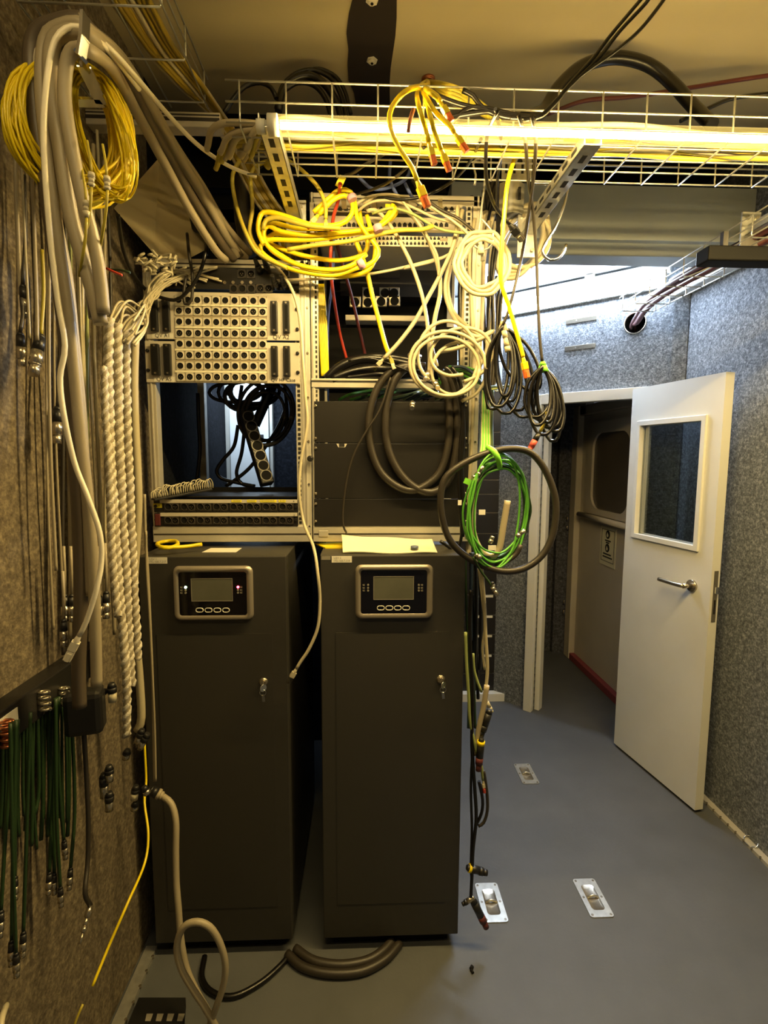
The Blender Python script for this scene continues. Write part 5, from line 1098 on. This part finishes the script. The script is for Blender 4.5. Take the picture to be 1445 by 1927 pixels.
cab('cable','lower loose end of a yellow cable at the bottom left',C,'c_ylo',2.5,[(156,1890,.98),(147,1910),(136,1940,.96)])
# strip on the left wall with its plugs and green cables
a=XP(0,1340,-.66); b=XP(140,1252,-.66); zb2=XP(60,1370,-.66).z
t=thing('cable_strip','long black wall strip at lower left carrying plug holders','wall strip',(-.68,1.0,1.02))
build('bar',MB().box(XL,-.66,.75,1.28,1.018,1.088),'blackp',t,.003)
for x,y in ((80,1318),(10,1375),(118,1310),(8,1385)):
    p=XP(x,y,-.655); m_=MB()
    for k in range(4): m_.tube([p+V((.004+.010*math.cos(i*.785),.010*math.sin(i*.785)*.8,.012*k-.02+.003*i/8)) for i in range(9)],.003,6)
    build('coil_terminal',m_,'copper' if x<50 else 'nickel',t)
p=XP(20,1352,-.659); build('white_label',MB().box(-.66,-.6585,p.y-.04,p.y+.02,p.z-.012,p.z+.012),'sticker',t)
t=thing('plug_housing','square black plug housing on the left wall strip with a cable below','plug',XP(158,1385,-.60))
p=XP(160,1338,-.60); build('shell',MB().obox(p,(0,0,1),(1,.25,0),.075,.05,.095),'blackp',t,.012)
build('cable_tail',MB().tube(spline([XP(158,1380,-.60),XP(162,1450,-.61),XP(166,1540,-.61),XP(165,1620,-.61),XP(160,1680,-.60),XP(170,1704,-.60)]),.005,8),'c_dgrey',t)
q=XP(170,1704,-.60); build('jack_plug',MB().rings(q,XP(158,1748,-.60)-q,[(0,.006),(.02,.007),(.021,.0045),(.035,.0045),(.036,.006),(.045,.006),(.046,.0035),(.065,.003)],12),'nickel',t)
random.seed(29); G='dark green cables hanging under the black wall strip'
ENDS=[(28,1648),(93,1640),(102,1642),(133,1632),(120,1580),(113,1668),(2,1712),(22,1768),(44,1752),(30,1792)]
for i,(x,y) in enumerate(ENDS):
    X0=-.66+.004*i; xs=x+rnd(-18,25); P=[XP(max(2,xs),1372-(xs*.55),X0),XP(max(2,(xs+x)/2+rnd(-8,8)),(1390+y)/2,X0),XP(max(0,x),y,X0)]
    o=cab('cable','one of the dark green cables with black plugs hanging under the wall strip',C,'c_dgreen',3.4,None,group=G,world=P,ends=[('xlr',1,.62)])
for i in range(20):
    x=4+i*6.6; X0=-.672; y1=rnd(1530,1600); cab('cable','one of the plain dark green cables against the wall under the wall strip',C,'c_dgreen',rnd(2.6,4),None,group='plain green cables under the wall strip',world=[XP(x,1368-x*.55+20,X0),XP(x+rnd(-4,4),1480,X0),XP(x+rnd(-6,6),y1,X0)],n=6)
random.seed(37)
G='shiny connectors clustered under the harnesses'
for i,(x,y,x2,y2) in enumerate(((190,1290,178,1315),(210,1285,212,1320),(268,1372,258,1400),(278,1380,262,1408),(256,1478,252,1504),(270,1480,278,1494),(256,1508,252,1524),(205,1440,206,1470),(195,1455,196,1500),(206,1490,205,1525),(240,1410,236,1428),(200,1300,186,1306))):
    Y0=1.12 if x<230 else 1.25; p=YP(x,y,Y0); q=YP(x2,y2,Y0); L=(q-p).length
    o=build('connector',MB().rings(p,q-p,[(0,.006),(.01,.010),(L*.5,.010)],12),'blackp'); o['label']='%s of the small connectors clustered under the braided harnesses'%['leftmost upper','white blue striped','upper right','second upper right','white blocky','rightmost','lowest shiny','small dark upper','dark left','dark lower','bent wire topped','flat silver'][i]; o['category']='connector'; o['group']=G
    build('barrel',MB().rings(p+(q-p)*.5,q-p,[(0,.009),(L*.5,.009)],12),'c_white' if i in(1,4) else 'nickel',o)
# grille at the lower left floor
c=[ZP(x,y,.0) for x,y in ((262,1895),(350,1895),(345,1960),(235,1960))]
t=build('floor_grille',MB().add([q+V((0,0,.001)) for q in c]+[q+V((0,0,.03)) for q in c],[(3,2,1,0),(4,5,6,7),(0,1,5,4),(1,2,6,5),(2,3,7,6),(3,0,4,7)]),'blackm'); t['label']='black box on the floor at the bottom left with a row of white slots'; t['category']='box'
for k in range(4):
    x=276+k*20; a=[ZP(x,1908,.0302),ZP(x+12,1908,.0302),ZP(x+7,1922,.0302),ZP(x-3,1922,.0302)]; build('slot',MB().add(a+[q+V((0,0,.001)) for q in a],[(3,2,1,0),(4,5,6,7),(0,1,5,4),(1,2,6,5),(2,3,7,6),(3,0,4,7)]),'ledoff',t)
# ---- coils behind the empty slots of the left rack
random.seed(17)
t=thing('cable_coil','black cable coil hanging in the gap of the left rack behind the power strip','cable coil',YP(500,840,1.85))
mb=MB()
for k in range(4): mb.tube(spline(px(loops(498+rnd(-8,8),778+rnd(-6,6),36+k*5,46+k*5,1,1.90,.05,.2,.02))),3.2*1.9/F,8)
build('loops',mb,'c_dgrey',t)
t=thing('cable_coil','flat tangle of black cables under the silver panel in the gap','cable coil',YP(470,790,1.95))
mb=MB()
for k in range(7): mb.tube(spline(px(loops(462+rnd(-20,20),738+rnd(-6,6),42+rnd(-8,10),20+rnd(-5,10),1,1.94,.06,.0,.02))),3.4*1.9/F,8)
build('loops',mb,'c_black',t)
G='black leads hanging in the gap of the left rack'
for i,P in enumerate(([(448,800),(440,840),(420,865),(408,885),(416,900),(445,908),(480,915)],[(462,790),(455,850),(445,890),(455,910),(478,916)],[(540,760),(525,800),(500,840),(470,880),(440,905),(425,915)],[(372,740),(374,800),(376,850),(370,905)],[(515,720),(498,760),(480,800)],[(535,725),(540,780),(535,820)],[(455,725),(450,770),(462,800)])):
    cab('cable',['black lead curling far left in the rack gap','black lead making a narrow loop in the rack gap','black lead crossing under the power strip','single black lead hanging by the dark felt in the rack gap','thick black lead slanting above the power strip','black lead beside the right post of the gap','black lead falling left of the power strip'][i],C,'c_black',3.4 if i!=4 else 9,P,1.95,group=G)
# ---- right mesh tray cables into the wall hole
random.seed(43); G='dark cables running through the right mesh tray into the wall hole'
for i in range(9):
    o_=rnd(-.03,.03); zz=2.215+rnd(0,.03); hp=dpt(sh,-.08,zh)
    P=[V((1.26+o_,1.28,zz)),V((1.25+o_,1.5,zz)),V((1.235+o_,1.8,zz)),V((1.235+o_*.8,2.1,zz)),V((1.26+o_*.6,2.32,zz-.005)),V((1.33+o_*.5,2.54,zz-.01)),dpt(sh+o_*.3,.03,zh+o_*.4-.01),dpt(sh-.02+o_*.3,-.10,zh-.03)]
    cab('cable','one of the dark cables running through the right mesh tray into the round wall hole',C,'c_black' if i%3 else 'c_mar',rnd(4,6.5)*1.0,None,group=G,world=P)
for i in range(4): cab('wire','one of the thin light wires stretched over the right mesh tray','wire','c_white',1.6,None,group='thin light wires over the right tray',world=[V((1.32+.03*i,1.25,2.19+.02*i)),V((1.25+.02*i,1.6,2.21+.01*i)),V((1.2+.02*i,2.0,2.225))],n=5)

cab('cable','pale hose curving at the very bottom left corner','hose','c_white',6,None,world=[XP(1,1960,-.62),XP(2,1925,-.63),XP(7,1905,-.64),XP(12,1892,-.66)],n=10)
# ================================================================ LIGHT
w=bpy.data.worlds.new('world'); sc.world=w; w.use_nodes=True
bg=w.node_tree.nodes['Background']; bg.inputs[0].default_value=lin('#8a8f98'); bg.inputs[1].default_value=.05
# unseen warm tube added above the camera to brighten the left side
t=thing('led_tube_light','unseen warm fill tube added on the ceiling above the viewer','light',(-.05,.15,2.68))
build('led_strip',MB().box(-.60,.50,.135,.165,2.70,2.704),emis('warm_fill_tube','#ffdf9c',15),t); build('housing',MB().box(-.62,.52,.12,.18,2.704,2.75),'white',t,.003)
vs.exposure=2.75
